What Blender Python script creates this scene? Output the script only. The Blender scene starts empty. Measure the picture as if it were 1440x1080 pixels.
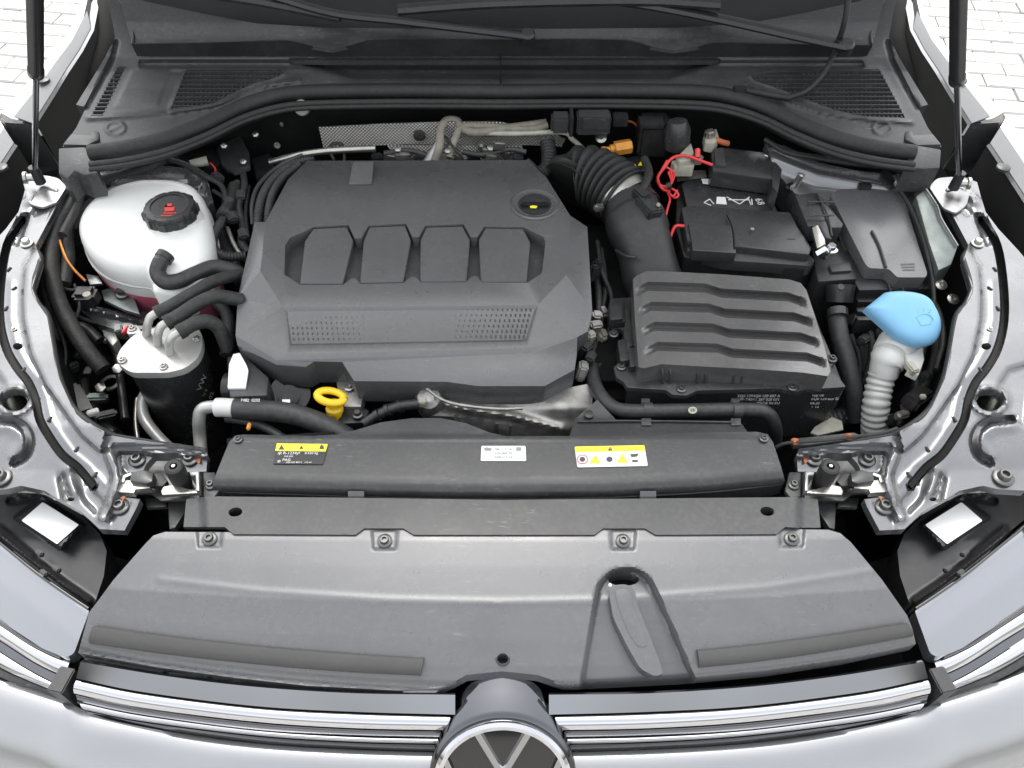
import bpy, bmesh, math, random
import numpy as np
from mathutils import Vector, Matrix
from mathutils.geometry import delaunay_2d_cdt
random.seed(7); rng = np.random.default_rng(7)
S = bpy.context.scene
C = S.collection
R = math.radians

# ------------------------------------------------------------------ camera
PITCH, CAMZ, F, CX, CY = R(50), 1.75, 1130.0, 706.0, 540.0
cd = bpy.data.cameras.new('camera'); cam = bpy.data.objects.new('camera', cd); C.objects.link(cam)
cam.location = (0, 0, CAMZ); cam.rotation_euler = (R(90) - PITCH, 0, 0)
cd.sensor_width = 36; cd.lens = F / 1440 * 36; cd.shift_x = 14 / 1440; cd.clip_start = .02; cd.clip_end = 400
S.camera = cam

# ------------------------------------------------------------------ sky and sun (bright overcast day)
w = bpy.data.worlds.new('World'); S.world = w; w.use_nodes = True
nt = w.node_tree; nt.nodes.clear()
sky = nt.nodes.new('ShaderNodeTexSky'); sky.sky_type = 'NISHITA'; sky.sun_disc = False
sky.sun_elevation = R(57); sky.sun_rotation = R(-3); sky.air_density = 1.6; sky.dust_density = 5; sky.ozone_density = 1
hs = nt.nodes.new('ShaderNodeHueSaturation'); hs.inputs['Saturation'].default_value = .2
bg = nt.nodes.new('ShaderNodeBackground'); bg.inputs[1].default_value = .135
wo = nt.nodes.new('ShaderNodeOutputWorld')
nt.links.new(sky.outputs[0], hs.inputs['Color']); nt.links.new(hs.outputs[0], bg.inputs[0]); nt.links.new(bg.outputs[0], wo.inputs[0])
sd = bpy.data.lights.new('sun', 'SUN'); sd.energy = .7; sd.angle = R(30); sd.color = (1, .97, .93)
so = bpy.data.objects.new('sun', sd); C.objects.link(so)
_az, _el = R(-3), R(57)          # sun high behind the car
_dir = Vector((math.sin(_az) * math.cos(_el), math.cos(_az) * math.cos(_el), math.sin(_el)))
so.rotation_euler = _dir.to_track_quat('Z', 'Y').to_euler(); so.location = (0, -3, 6)
S.view_settings.view_transform = 'Standard'; S.view_settings.look = 'None'; S.view_settings.gamma = 1
S.view_settings.exposure = 1.85
S.cycles.use_denoising = True
S.cycles.max_bounces = 8

# ------------------------------------------------------------------ placing: pixel of the photograph + real height -> point
_c, _s = math.cos(PITCH), math.sin(PITCH)
def ray(px, py):
    u = (px - CX) / F; v = (CY - py) / F
    return np.array([u, _c + v * _s, -_s + v * _c])
class Pl:
    """a plane tilted front to back, given by two heights at two picture rows"""
    def __init__(s, pa, za, pb, zb):
        a, b = W(CX, pa, za), W(CX, pb, zb); s.k = (b[2] - a[2]) / (b[1] - a[1]); s.y = a[1]; s.z = a[2]
    def __add__(s, d):
        o = Pl.__new__(Pl); o.k = s.k; o.y = s.y; o.z = s.z + d; return o
def W(px, py, h):
    d = ray(px, py)
    if isinstance(h, Pl):
        t = (h.z - CAMZ - h.k * h.y) / (d[2] - h.k * d[1])
    else:
        t = (h - CAMZ) / d[2]
    return Vector((d[0] * t, d[1] * t, CAMZ + d[2] * t))
def WY(px, py, y):
    d = ray(px, py); t = y / d[1]
    return Vector((d[0] * t, y, CAMZ + d[2] * t))
def ppm(p):            # metres per photo pixel at a point
    return (p[1] * _c - (p[2] - CAMZ) * _s) / F
def MX(pts):           # mirrored about the car's centre line
    return [(2 * CX - p[0],) + tuple(p[1:]) for p in pts]

# ------------------------------------------------------------------ materials
MAT = {}
def mat(name, col, rough=.5, metal=0., bump=0., bscale=300., var=.0, vscale=30., spec=.5, coat=0., trans=0., sss=0., rvar=0., emis=None, dust=0., scuff=0.):
    m = bpy.data.materials.new(name); m.use_nodes = True; n = m.node_tree; b = n.nodes['Principled BSDF']
    b.inputs['Base Color'].default_value = (*col, 1); b.inputs['Roughness'].default_value = rough
    b.inputs['Metallic'].default_value = metal; b.inputs['Specular IOR Level'].default_value = spec
    b.inputs['Coat Weight'].default_value = coat; b.inputs['Coat Roughness'].default_value = .05
    b.inputs['Transmission Weight'].default_value = trans
    if sss: b.inputs['Subsurface Weight'].default_value = sss; b.inputs['Subsurface Radius'].default_value = (.02, .02, .02); b.inputs['Subsurface Scale'].default_value = 1
    tc = n.nodes.new('ShaderNodeTexCoord')
    last = None
    if var or rvar:
        no = n.nodes.new('ShaderNodeTexNoise'); no.inputs['Scale'].default_value = vscale; no.inputs['Detail'].default_value = 6; no.inputs['Roughness'].default_value = .65
        n.links.new(tc.outputs['Object'], no.inputs['Vector'])
    if var:
        mr = n.nodes.new('ShaderNodeMapRange'); mr.inputs[1].default_value = .3; mr.inputs[2].default_value = .7
        mr.inputs[3].default_value = 1 - var; mr.inputs[4].default_value = 1 + var
        n.links.new(no.outputs[0], mr.inputs[0])
        mx = n.nodes.new('ShaderNodeMix'); mx.data_type = 'RGBA'; mx.blend_type = 'MULTIPLY'; mx.inputs[0].default_value = 1
        mx.inputs[6].default_value = (*col, 1); n.links.new(mr.outputs[0], mx.inputs[7]); last = mx.outputs[2]
    if dust:
        n2 = n.nodes.new('ShaderNodeTexNoise'); n2.inputs['Scale'].default_value = 9; n2.inputs['Detail'].default_value = 10; n2.inputs['Roughness'].default_value = .7
        n.links.new(tc.outputs['Object'], n2.inputs['Vector'])
        n3 = n.nodes.new('ShaderNodeTexNoise'); n3.inputs['Scale'].default_value = 160; n3.inputs['Detail'].default_value = 3
        n.links.new(tc.outputs['Object'], n3.inputs['Vector'])
        ma = n.nodes.new('ShaderNodeMath'); ma.operation = 'MULTIPLY'
        n.links.new(n2.outputs[0], ma.inputs[0]); n.links.new(n3.outputs[0], ma.inputs[1])
        m3 = n.nodes.new('ShaderNodeMapRange'); m3.inputs[1].default_value = .22; m3.inputs[2].default_value = .42; m3.inputs[3].default_value = 0; m3.inputs[4].default_value = dust
        n.links.new(ma.outputs[0], m3.inputs[0])
        mx2 = n.nodes.new('ShaderNodeMix'); mx2.data_type = 'RGBA'
        if last: n.links.new(last, mx2.inputs[6])
        else: mx2.inputs[6].default_value = (*col, 1)
        mx2.inputs[7].default_value = (.34, .32, .29, 1); n.links.new(m3.outputs[0], mx2.inputs[0]); last = mx2.outputs[2]
    if scuff:
        mp = n.nodes.new('ShaderNodeMapping'); mp.inputs['Scale'].default_value = (60, 330, 200); mp.inputs['Rotation'].default_value = (0, 0, R(35)); n.links.new(tc.outputs['Object'], mp.inputs[0])
        ns = n.nodes.new('ShaderNodeTexNoise'); ns.inputs['Scale'].default_value = 1; ns.inputs['Detail'].default_value = 4; n.links.new(mp.outputs[0], ns.inputs['Vector'])
        ng = n.nodes.new('ShaderNodeTexNoise'); ng.inputs['Scale'].default_value = 7; ng.inputs['Detail'].default_value = 5; n.links.new(tc.outputs['Object'], ng.inputs['Vector'])
        r1 = n.nodes.new('ShaderNodeMapRange'); r1.inputs[1].default_value = .62; r1.inputs[2].default_value = .74; n.links.new(ns.outputs[0], r1.inputs[0])
        r2 = n.nodes.new('ShaderNodeMapRange'); r2.inputs[1].default_value = .48; r2.inputs[2].default_value = .66; r2.inputs[4].default_value = scuff; n.links.new(ng.outputs[0], r2.inputs[0])
        mm = n.nodes.new('ShaderNodeMath'); mm.operation = 'MULTIPLY'; n.links.new(r1.outputs[0], mm.inputs[0]); n.links.new(r2.outputs[0], mm.inputs[1])
        mx3 = n.nodes.new('ShaderNodeMix'); mx3.data_type = 'RGBA'; mx3.inputs[7].default_value = (.36, .35, .33, 1); n.links.new(mm.outputs[0], mx3.inputs[0])
        if last: n.links.new(last, mx3.inputs[6])
        else: mx3.inputs[6].default_value = (*col, 1)
        last = mx3.outputs[2]
    if last: n.links.new(last, b.inputs['Base Color'])
    if rvar:
        mr2 = n.nodes.new('ShaderNodeMapRange'); mr2.inputs[1].default_value = .3; mr2.inputs[2].default_value = .7
        mr2.inputs[3].default_value = max(.02, rough - rvar); mr2.inputs[4].default_value = rough + rvar
        n.links.new(no.outputs[0], mr2.inputs[0]); n.links.new(mr2.outputs[0], b.inputs['Roughness'])
    if bump:
        nb = n.nodes.new('ShaderNodeTexNoise'); nb.inputs['Scale'].default_value = bscale; nb.inputs['Detail'].default_value = 3
        n.links.new(tc.outputs['Object'], nb.inputs['Vector'])
        bu = n.nodes.new('ShaderNodeBump'); bu.inputs['Strength'].default_value = bump; bu.inputs['Distance'].default_value = .001
        n.links.new(nb.outputs[0], bu.inputs['Height']); n.links.new(bu.outputs[0], b.inputs['Normal'])
    MAT[name] = m; return m
mat('plastic', (.036, .037, .038), .35, spec=.42, bump=.12, bscale=1400, var=.10, vscale=14, rvar=.06, dust=.07, scuff=.35)
mat('cover_plastic', (.062, .063, .065), .28, spec=.75, bump=.1, bscale=1500, var=.08, vscale=7, rvar=.07, dust=.05, scuff=.22)
mat('front_plastic', (.088, .089, .092), .28, spec=.8, bump=.1, bscale=1500, var=.07, vscale=8, rvar=.07, dust=.06, scuff=.25)
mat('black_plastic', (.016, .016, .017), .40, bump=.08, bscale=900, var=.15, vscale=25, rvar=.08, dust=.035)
mat('satin_plastic', (.030, .030, .031), .26, bump=.04, bscale=500, var=.12, vscale=20, rvar=.05, dust=.03)
mat('lid_plastic', (.070, .068, .067), .19, spec=.9, bump=.05, bscale=700, var=.08, vscale=18, rvar=.05, dust=.05, scuff=.3)
mat('box_plastic', (.095, .095, .097), .28, spec=.8, bump=.06, bscale=900, var=.06, vscale=14, rvar=.05, dust=.03)
mat('duct_plastic', (.022, .022, .022), .5, bump=.08, bscale=900, var=.12, vscale=20, dust=.03)
mat('hood_inner', (.74, .74, .735), .45, metal=.05)
mat('pedestal', (.13, .13, .14), .05, metal=1.)
mat('trim_black', (.012, .012, .0115), .75, spec=.2, var=.2, vscale=20)
mat('flange_grey', (.105, .107, .112), .45, var=.05, vscale=20)
mat('strut_black', (.016, .016, .017), .25)
mat('black_chrome', (.24, .245, .265), .07, metal=1.)
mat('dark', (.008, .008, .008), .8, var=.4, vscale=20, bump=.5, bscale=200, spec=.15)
mat('rubber', (.011, .011, .0105), .6, bump=.1, bscale=700, var=.15, vscale=30, dust=.04)
mat('foam', (.056, .055, .053), .55, bump=.1, bscale=900, var=.08, vscale=12, dust=.02)
mat('hose', (.026, .026, .027), .48, bump=.15, bscale=900, var=.15, vscale=40, dust=.06)
mat('tape', (.018, .018, .017), .6, bump=1., bscale=260, var=.3, vscale=60, dust=.06)
mat('paint', (.30, .302, .31), .22, metal=.65, coat=.6, var=.02, vscale=6)
mat('inner_paint', (.185, .186, .19), .25, metal=.72, coat=.25, bump=.02, bscale=90, var=.10, vscale=16, rvar=.06, dust=.05, scuff=.15)
mat('raw_steel', (.28, .28, .28), .38, metal=.85, bump=.25, bscale=120, var=.2, vscale=40, rvar=.1)
mat('green_steel', (.16, .18, .17), .38, metal=.6, bump=.3, bscale=150, var=.2, vscale=30)
mat('alloy', (.36, .35, .33), .48, metal=.8, bump=.35, bscale=260, var=.35, vscale=45, rvar=.12, dust=.1)
mat('lid_alloy', (.46, .455, .43), .36, metal=.45, bump=.3, bscale=300, var=.06, vscale=40)
mat('zinc', (.42, .41, .38), .3, metal=.9, var=.2, vscale=60, bump=.2, bscale=300)
mat('dark_bolt', (.12, .12, .115), .35, metal=.8, var=.2, vscale=90)
mat('chrome', (.55, .55, .57), .07, metal=1.)
mat('brushed', (.16, .16, .17), .14, metal=1., var=.05)
mat('gloss_black', (.012, .012, .013), .06, coat=1.)
mat('lens', (.25, .255, .272), .05, coat=1., metal=.7)
mat('glass', (.010, .012, .012), .03, coat=1., spec=.7)
mat('tank', (.76, .76, .735), .35, sss=.35, var=.02, vscale=9, bump=.1, bscale=90)
mat('coolant', (.62, .14, .20), .3, sss=.3)
mat('white_plastic', (.58, .58, .55), .4, sss=.15, bump=.15, bscale=120, var=.04)
mat('white', (.82, .82, .82), .5)
mat('label_white', (.70, .70, .685), .65, spec=.25)
mat('label_yellow', (.78, .70, .03), .4)
mat('label_black', (.012, .012, .012), .4)
mat('print', (.05, .05, .05), .5)
mat('print_grey', (.22, .22, .22), .5)
mat('red', (.62, .03, .03), .35, coat=.2)
mat('red_print', (.55, .04, .03), .5)
mat('orange', (.72, .30, .04), .4, var=.12, vscale=60)
mat('yellow', (.82, .52, .01), .35, coat=.2)
mat('blue', (.20, .44, .66), .5, sss=.1, var=.05, vscale=20, dust=.04)
mat('cloth_tape', (.20, .185, .15), .7, bump=.8, bscale=500, var=.25, vscale=70)
mat('bone', (.34, .33, .27), .5, var=.2, vscale=60)
mat('rust', (.35, .10, .03), .7, var=.3, vscale=80)
mat('copper_wire', (.50, .17, .05), .4)
mat('felt', (.02, .02, .02), .95, bump=.6, bscale=400)
mat('joint_sand', (.16, .155, .14), .9, bump=.6, bscale=90, var=.15, vscale=15)
mat('paver', (.33, .326, .315), .85, bump=.6, bscale=120, var=.10, vscale=3.3)
# embossed foil of the heat shield
def foil():
    m = mat('foil', (.48, .46, .43), .42, metal=1., var=.12, vscale=30); n = m.node_tree; b = n.nodes['Principled BSDF']
    tc = [q for q in n.nodes if q.type == 'TEX_COORD'][0]
    mp = n.nodes.new('ShaderNodeMapping'); mp.inputs['Rotation'].default_value = (0, R(45), 0); mp.inputs['Scale'].default_value = (1, 0.001, 1)
    n.links.new(tc.outputs['Object'], mp.inputs[0])
    vo = n.nodes.new('ShaderNodeTexVoronoi'); vo.inputs['Scale'].default_value = 225; vo.inputs['Randomness'].default_value = 0
    n.links.new(mp.outputs[0], vo.inputs['Vector'])
    bu = n.nodes.new('ShaderNodeBump'); bu.inputs['Strength'].default_value = 1; bu.inputs['Distance'].default_value = .006; bu.invert = True
    n.links.new(vo.outputs['Distance'], bu.inputs['Height']); n.links.new(bu.outputs[0], b.inputs['Normal'])
foil()

# ------------------------------------------------------------------ object helpers
ROOTS = []
def th(name, label, cat, group=None):
    o = bpy.data.objects.new(name, None); C.objects.link(o); o.empty_display_size = .02
    o['label'] = label; o['category'] = cat
    if group: o['group'] = group
    ROOTS.append(o); return o
def child(name, parent, label=None):
    o = bpy.data.objects.new(name, None); C.objects.link(o); o.empty_display_size = .02; o.parent = parent
    if label: o['label'] = label
    return o
def obj(name, me, m, parent=None, label=None, kind=None):
    o = bpy.data.objects.new(name, me); C.objects.link(o)
    if m and not me.materials: me.materials.append(MAT[m])
    if parent: o.parent = parent
    if label: o['label'] = label
    if kind: o['kind'] = kind
    return o
def tagged(o, label, cat, group=None):
    o['label'] = label; o['category'] = cat
    if group: o['group'] = group
    return o
def bmo(name, bm, m, parent=None, smooth=32, label=None, kind=None, recalc=True):
    if recalc: bmesh.ops.recalc_face_normals(bm, faces=bm.faces[:])
    me = bpy.data.meshes.new(name); bm.to_mesh(me); bm.free()
    if smooth is not None:
        me.shade_smooth(); me.set_sharp_from_angle(angle=R(smooth))
    return obj(name, me, m, parent, label, kind)

# ------------------------------------------------------------------ 2-D helpers (picture rows/columns of an outline)
def rnd(poly, r, n=4):
    """fillet the corners of an outline"""
    out = []; k = len(poly)
    for i in range(k):
        p = np.array(poly[i][:2], float); a = np.array(poly[i - 1][:2], float); b = np.array(poly[(i + 1) % k][:2], float)
        da, db = np.linalg.norm(a - p), np.linalg.norm(b - p)
        q = min(r, da * .45, db * .45)
        p0 = p + (a - p) / da * q; p1 = p + (b - p) / db * q
        for j in range(n + 1):
            t = j / n; out.append(tuple((1 - t) ** 2 * p0 + 2 * t * (1 - t) * p + t * t * p1))
    return out
def cat(pts, n=8, closed=False):
    """Catmull-Rom through points of any dimension"""
    P = [np.array(p, float) for p in pts]; k = len(P); out = []
    for i in range(k if closed else k - 1):
        p0 = P[(i - 1) % k] if closed or i else 2 * P[0] - P[1]
        p1 = P[i]; p2 = P[(i + 1) % k]
        p3 = P[(i + 2) % k] if closed or i + 2 < k else 2 * P[-1] - P[-2]
        for j in range(n):
            t = j / n
            out.append(.5 * ((2 * p1) + (-p0 + p2) * t + (2 * p0 - 5 * p1 + 4 * p2 - p3) * t * t + (-p0 + 3 * p1 - 3 * p2 + p3) * t ** 3))
    if not closed: out.append(P[-1])
    return out
def dens(pts, step, closed=True):
    out = []; k = len(pts)
    for i in range(k if closed else k - 1):
        a = np.array(pts[i][:2], float); b = np.array(pts[(i + 1) % k][:2], float)
        m = max(1, int(round(np.linalg.norm(b - a) / step)))
        for j in range(m): out.append(tuple(a + (b - a) * j / m))
    if not closed: out.append(tuple(pts[-1][:2]))
    return out
def dpoly(P, line, closed=False):
    """distance of points P (n,2) to a polyline"""
    L = np.array([q[:2] for q in line], float)
    if closed: L = np.vstack([L, L[:1]])
    d = np.full(len(P), 1e9)
    for a, b in zip(L[:-1], L[1:]):
        ab = b - a; t = np.clip(((P - a) @ ab) / max(ab @ ab, 1e-9), 0, 1)
        d = np.minimum(d, np.linalg.norm(P - (a + t[:, None] * ab), axis=1))
    return d
def inside(P, poly):
    L = np.array([q[:2] for q in poly], float); r = np.zeros(len(P), bool); x, y = P[:, 0], P[:, 1]
    for (x0, y0), (x1, y1) in zip(L, np.roll(L, -1, 0)):
        c = ((y0 > y) != (y1 > y)) & (x < (x1 - x0) * (y - y0) / (y1 - y0 + 1e-12) + x0); r ^= c
    return r
def offs(line, d):
    L = np.array([q[:2] for q in line], float); T = np.gradient(L, axis=0); T /= np.linalg.norm(T, axis=1)[:, None] + 1e-9
    return [tuple(p) for p in L + np.stack([-T[:, 1], T[:, 0]], 1) * d]
def sst(x): x = np.clip(x, 0, 1); return x * x * (3 - 2 * x)
def ridge(P, line, wd, h, closed=False): return h * np.exp(-(dpoly(P, line, closed) / wd) ** 2)
def plat(P, poly, soft, h):
    d = dpoly(P, poly, True) * np.where(inside(P, poly), 1, -1); return h * sst(d / soft + .5)
def groove(P, line, wd, soft, h):
    return h * (1 - sst((dpoly(P, line) - wd) / soft))

# ------------------------------------------------------------------ mesh makers
def sheet(name, poly, z, m, parent=None, step=4, holes=(), creases=(), skirt=.003, smooth=40, label=None, flare=(0, 0), close=False):
    """pressed panel: an outline filled with a fine mesh whose height is z(points); edges turned down by skirt"""
    b = dens(poly, step); pts = list(b); edges = [(i, (i + 1) % len(b)) for i in range(len(b))]
    for h in holes:
        h = dens(h, step); o = len(pts); pts += h; edges += [(o + i, o + (i + 1) % len(h)) for i in range(len(h))]
    for c_ in creases:
        c_ = dens(c_, step, False); o = len(pts); pts += c_; edges += [(o + i, o + i + 1) for i in range(len(c_) - 1)]
    A = np.array(pts); lo, hi = A.min(0), A.max(0)
    g = np.array([(x + (step * .5 if j % 2 else 0), y) for j, y in enumerate(np.arange(lo[1], hi[1], step)) for x in np.arange(lo[0], hi[0], step)])
    k = inside(g, poly)
    for h in holes: k &= ~inside(g, h)
    g = g[k]
    if len(g):
        k = np.ones(len(g), bool)
        for i, (a, e) in enumerate(edges): pass
        for s0 in range(0, len(A), 200):
            dd = np.min(np.linalg.norm(g[:, None, :] - A[None, s0:s0 + 200, :], axis=2), axis=1); k &= dd > step * .55
        g = g[k]; pts += [tuple(q) for q in g]
    r = delaunay_2d_cdt([Vector(p[:2]) for p in pts], edges, [], 0, 1e-4)
    V = np.array([(v.x, v.y) for v in r[0]]); Fc = [f for f in r[2]]
    cen = np.array([V[list(f)].mean(0) for f in Fc]); k = inside(cen, poly)
    for h in holes: k &= ~inside(cen, h)
    if callable(z): Z = z(V)
    else: Z = None
    bm = bmesh.new()
    bv = [bm.verts.new(W(v[0], v[1], z if Z is None else float(Z[i]))) for i, v in enumerate(V)]
    for f, ok in zip(Fc, k):
        if ok:
            try: bm.faces.new([bv[i] for i in f])
            except ValueError: pass
    bmesh.ops.delete(bm, geom=[v for v in bm.verts if not v.link_faces], context='VERTS')
    bmesh.ops.recalc_face_normals(bm, faces=bm.faces[:])
    if sum(f.normal.z for f in bm.faces) < 0: bmesh.ops.reverse_faces(bm, faces=bm.faces[:])
    if skirt:
        be = [e for e in bm.edges if e.is_boundary]
        ex = bmesh.ops.extrude_edge_only(bm, edges=be)['geom']
        nv = [v for v in ex if isinstance(v, bmesh.types.BMVert)]
        for v in nv: v.co.z -= skirt; v.co.y += flare[1]
        if close:
            ne = [e for e in ex if isinstance(e, bmesh.types.BMEdge) and e.is_boundary]
            bmesh.ops.holes_fill(bm, edges=ne, sides=0)
    return bmo(name, bm, m, parent, smooth, label, recalc=False)
def slab(name, poly, h, thick, m, parent=None, bevel=.002, r=0, seg=2, flare=0., label=None, smooth=32, zb=None):
    """solid block: outline at height h (number or tilted plane), going down by thick (or to height zb)"""
    if r: poly = rnd(poly, r)
    bm = bmesh.new(); top = [bm.verts.new(W(p[0], p[1], p[2] if len(p) > 2 else h)) for p in poly]
    cen = sum((v.co for v in top), Vector()) / len(top)
    bot = []
    for v in top:
        q = v.co.copy(); q.z = zb if zb is not None else q.z - thick
        if flare:
            d = Vector((v.co.x - cen.x, v.co.y - cen.y, 0)); q += d * flare
        bot.append(bm.verts.new(q))
    f = bm.faces.new(top); n = len(top)
    for i in range(n): bm.faces.new((top[i], top[(i + 1) % n], bot[(i + 1) % n], bot[i]))
    bm.faces.new(bot[::-1])
    if bevel:
        bmesh.ops.recalc_face_normals(bm, faces=bm.faces[:])
        bmesh.ops.bevel(bm, geom=[e for e in f.edges] + ([e for e in bm.edges if abs(e.verts[0].co.z - e.verts[1].co.z) > thick * .6 and e not in f.edges] if not r and thick else []),
                        offset=bevel, segments=seg, affect='EDGES', profile=.6, clamp_overlap=True)
    return bmo(name, bm, m, parent, smooth, label)
def sweep(name, pts3, rad, m, parent=None, ns=10, caps=True, prof=None, smooth=50, label=None, up=None):
    """tube along 3-D points; rad number or list; prof(i, ang) optional scale"""
    P = [Vector(p) for p in pts3]; n = len(P); bm = bmesh.new(); rings = []
    T = [(P[min(i + 1, n - 1)] - P[max(i - 1, 0)]).normalized() for i in range(n)]
    u = T[0].orthogonal().normalized() if up is None else (Vector(up) - T[0] * Vector(up).dot(T[0])).normalized()
    for i in range(n):
        u = (u - T[i] * u.dot(T[i])).normalized(); v = T[i].cross(u); r = rad[i] if hasattr(rad, '__len__') else rad
        ring = []
        for j in range(ns):
            a = 2 * math.pi * j / ns; k = prof(i, a) if prof else 1
            ring.append(bm.verts.new(P[i] + (u * math.cos(a) + v * math.sin(a)) * r * k))
        rings.append(ring)
    for a, b in zip(rings[:-1], rings[1:]):
        for j in range(ns): bm.faces.new((a[j], a[(j + 1) % ns], b[(j + 1) % ns], b[j]))
    if caps: bm.faces.new(rings[0][::-1]); bm.faces.new(rings[-1])
    return bmo(name, bm, m, parent, smooth, label)
def tube(name, pts, rpx, m, parent=None, n=8, ns=10, corr=0, pitch=6, label=None, smooth=50):
    """hose through (px, py, height) points, radius in photo pixels; corr = depth of corrugation"""
    P = [W(*p) for p in pts]; mid = P[len(P) // 2]; r = rpx * ppm(mid)
    Q = cat([tuple(p) for p in P], n)
    if corr:
        st = pitch * ppm(mid) / 6
        D = [0]
        for a, b in zip(Q[:-1], Q[1:]): D.append(D[-1] + np.linalg.norm(b - a))
        m_ = int(D[-1] / st); Qa = np.array(Q)
        Q = [np.array([np.interp(D[-1] * i / m_, D, Qa[:, k]) for k in range(3)]) for i in range(m_ + 1)]
        rad = [r * (1 - corr * (.5 - .5 * math.cos(2 * math.pi * i / 6)) ** 1.5) for i in range(len(Q))]
        return sweep(name, Q, rad, m, parent, ns, smooth=60, label=label)
    return sweep(name, Q, r, m, parent, ns, label=label, smooth=smooth)
def lathe(name, c, axis, prof, m, parent=None, ns=32, smooth=35, label=None, arms=None):
    """turned part: prof = [(radius, height along axis)]; arms(i, ang) scales the radius"""
    ax = Vector(axis).normalized(); u = ax.orthogonal().normalized()
    if abs(ax.z) > .5: u = (Vector((1, 0, 0)) - ax * ax.x).normalized()
    v = ax.cross(u); bm = bmesh.new(); rings = []
    for i, (r, h) in enumerate(prof):
        rings.append([bm.verts.new(Vector(c) + ax * h + (u * math.cos(2 * math.pi * j / ns) + v * math.sin(2 * math.pi * j / ns)) * max(r, 1e-5) * (arms(i, 2 * math.pi * j / ns) if arms else 1)) for j in range(ns)])
    for a, b in zip(rings[:-1], rings[1:]):
        for j in range(ns): bm.faces.new((a[j], a[(j + 1) % ns], b[(j + 1) % ns], b[j]))
    bm.faces.new(rings[0][::-1]); bm.faces.new(rings[-1])
    return bmo(name, bm, m, parent, smooth, label)
def box(name, c, size, m, parent=None, rot=(0, 0, 0), bevel=.0015, seg=2, label=None):
    bm = bmesh.new(); bmesh.ops.create_cube(bm, size=1)
    bmesh.ops.scale(bm, vec=size, verts=bm.verts[:])
    if bevel: bmesh.ops.bevel(bm, geom=bm.edges[:], offset=bevel, segments=seg, affect='EDGES', clamp_overlap=True)
    M = Matrix.Translation(Vector(c)) @ __import__('mathutils').Euler(rot).to_matrix().to_4x4()
    bmesh.ops.transform(bm, matrix=M, verts=bm.verts[:])
    return bmo(name, bm, m, parent, 32, label)
def grid(name, rows, m, parent=None, smooth=40, label=None, thick=0, flip=False):
    """surface through rows of 3-D points"""
    bm = bmesh.new(); V = [[bm.verts.new(Vector(p)) for p in r] for r in rows]
    for a, b in zip(V[:-1], V[1:]):
        for j in range(len(a) - 1): bm.faces.new((a[j], a[j + 1], b[j + 1], b[j]))
    bmesh.ops.recalc_face_normals(bm, faces=bm.faces[:])
    if (sum(f.normal.z for f in bm.faces) < 0) != flip: bmesh.ops.reverse_faces(bm, faces=bm.faces[:])
    if thick:
        o = [v.co - v.normal * thick for v in bm.verts]
        be = [e for e in bm.edges if e.is_boundary]
        bm.verts.index_update(); n = len(o); nv = [bm.verts.new(q) for q in o]; bm.verts.ensure_lookup_table()
        for f in bm.faces[:]: bm.faces.new([nv[v.index] for v in f.verts][::-1])
        for e in be:
            a, b = e.verts
            try: bm.faces.new((a, b, nv[b.index], nv[a.index]))
            except ValueError: pass
        bmesh.ops.recalc_face_normals(bm, faces=bm.faces[:])
    return bmo(name, bm, m, parent, smooth, label, recalc=False)
def pillow(name, poly, zt, ze, zb, m, parent=None, top=.62, bot=.8, n=6, label=None, sub=1):
    """rounded moulded body: outline at its widest height ze, domed to zt and tucked in to zb"""
    base = [W(p[0], p[1], ze) for p in poly]; cen = sum(base, Vector()) / len(base); bm = bmesh.new(); rings = []
    for i in range(n + 1):
        t = math.pi / 2 * i / n
        rings.append([bm.verts.new(Vector((cen.x + (p.x - cen.x) * (top + (1 - top) * math.cos(t) ** .8 if i < n else top), cen.y + (p.y - cen.y) * (top + (1 - top) * math.cos(t) ** .8 if i < n else top), ze + (zt - ze) * math.sin(t)))) for p in base])
    low = []
    for i in range(1, n + 1):
        t = i / n
        low.append([bm.verts.new(Vector((cen.x + (p.x - cen.x) * (1 - (1 - bot) * t ** 2), cen.y + (p.y - cen.y) * (1 - (1 - bot) * t ** 2), ze + (zb - ze) * t))) for p in base])
    R_ = low[::-1] + rings; k = len(base)
    for a, b in zip(R_[:-1], R_[1:]):
        for j in range(k): bm.faces.new((a[j], a[(j + 1) % k], b[(j + 1) % k], b[j]))
    bm.faces.new(R_[0][::-1]); bm.faces.new(R_[-1])
    return bmo(name, bm, m, parent, 50, label)
# screws: one shared mesh, placed many times
def _screw(hexa):
    bm = bmesh.new()
    def ring(r, z, n=24, hx=False):
        return [bm.verts.new((r * math.cos(2 * math.pi * j / n) * (1 if not hx else 1 / max(abs(math.cos((2 * math.pi * j / n) % (math.pi / 3) - math.pi / 6)), .8) * .9), r * math.sin(2 * math.pi * j / n) * (1 if not hx else 1 / max(abs(math.cos((2 * math.pi * j / n) % (math.pi / 3) - math.pi / 6)), .8) * .9), z)) for j in range(n)]
    prof = [(1, 0), (1, .14), (.92, .2), (.62, .24)] + ([(.60, .75), (.5, .85)] if hexa else [(.58, .62), (.5, .72), (.34, .72), (.3, .4)])
    rs = [ring(r, z, hx=hexa and i > 3) for i, (r, z) in enumerate(prof)]
    for a, b in zip(rs[:-1], rs[1:]):
        for j in range(24): bm.faces.new((a[j], a[(j + 1) % 24], b[(j + 1) % 24], b[j]))
    bm.faces.new(rs[-1]); bm.faces.new(rs[0][::-1])
    bmesh.ops.recalc_face_normals(bm, faces=bm.faces[:])
    me = bpy.data.meshes.new('bolt'); bm.to_mesh(me); bm.free(); me.shade_smooth(); me.set_sharp_from_angle(angle=R(40)); return me
SCREW, HEX = _screw(False), _screw(True)
SCM = {}
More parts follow.
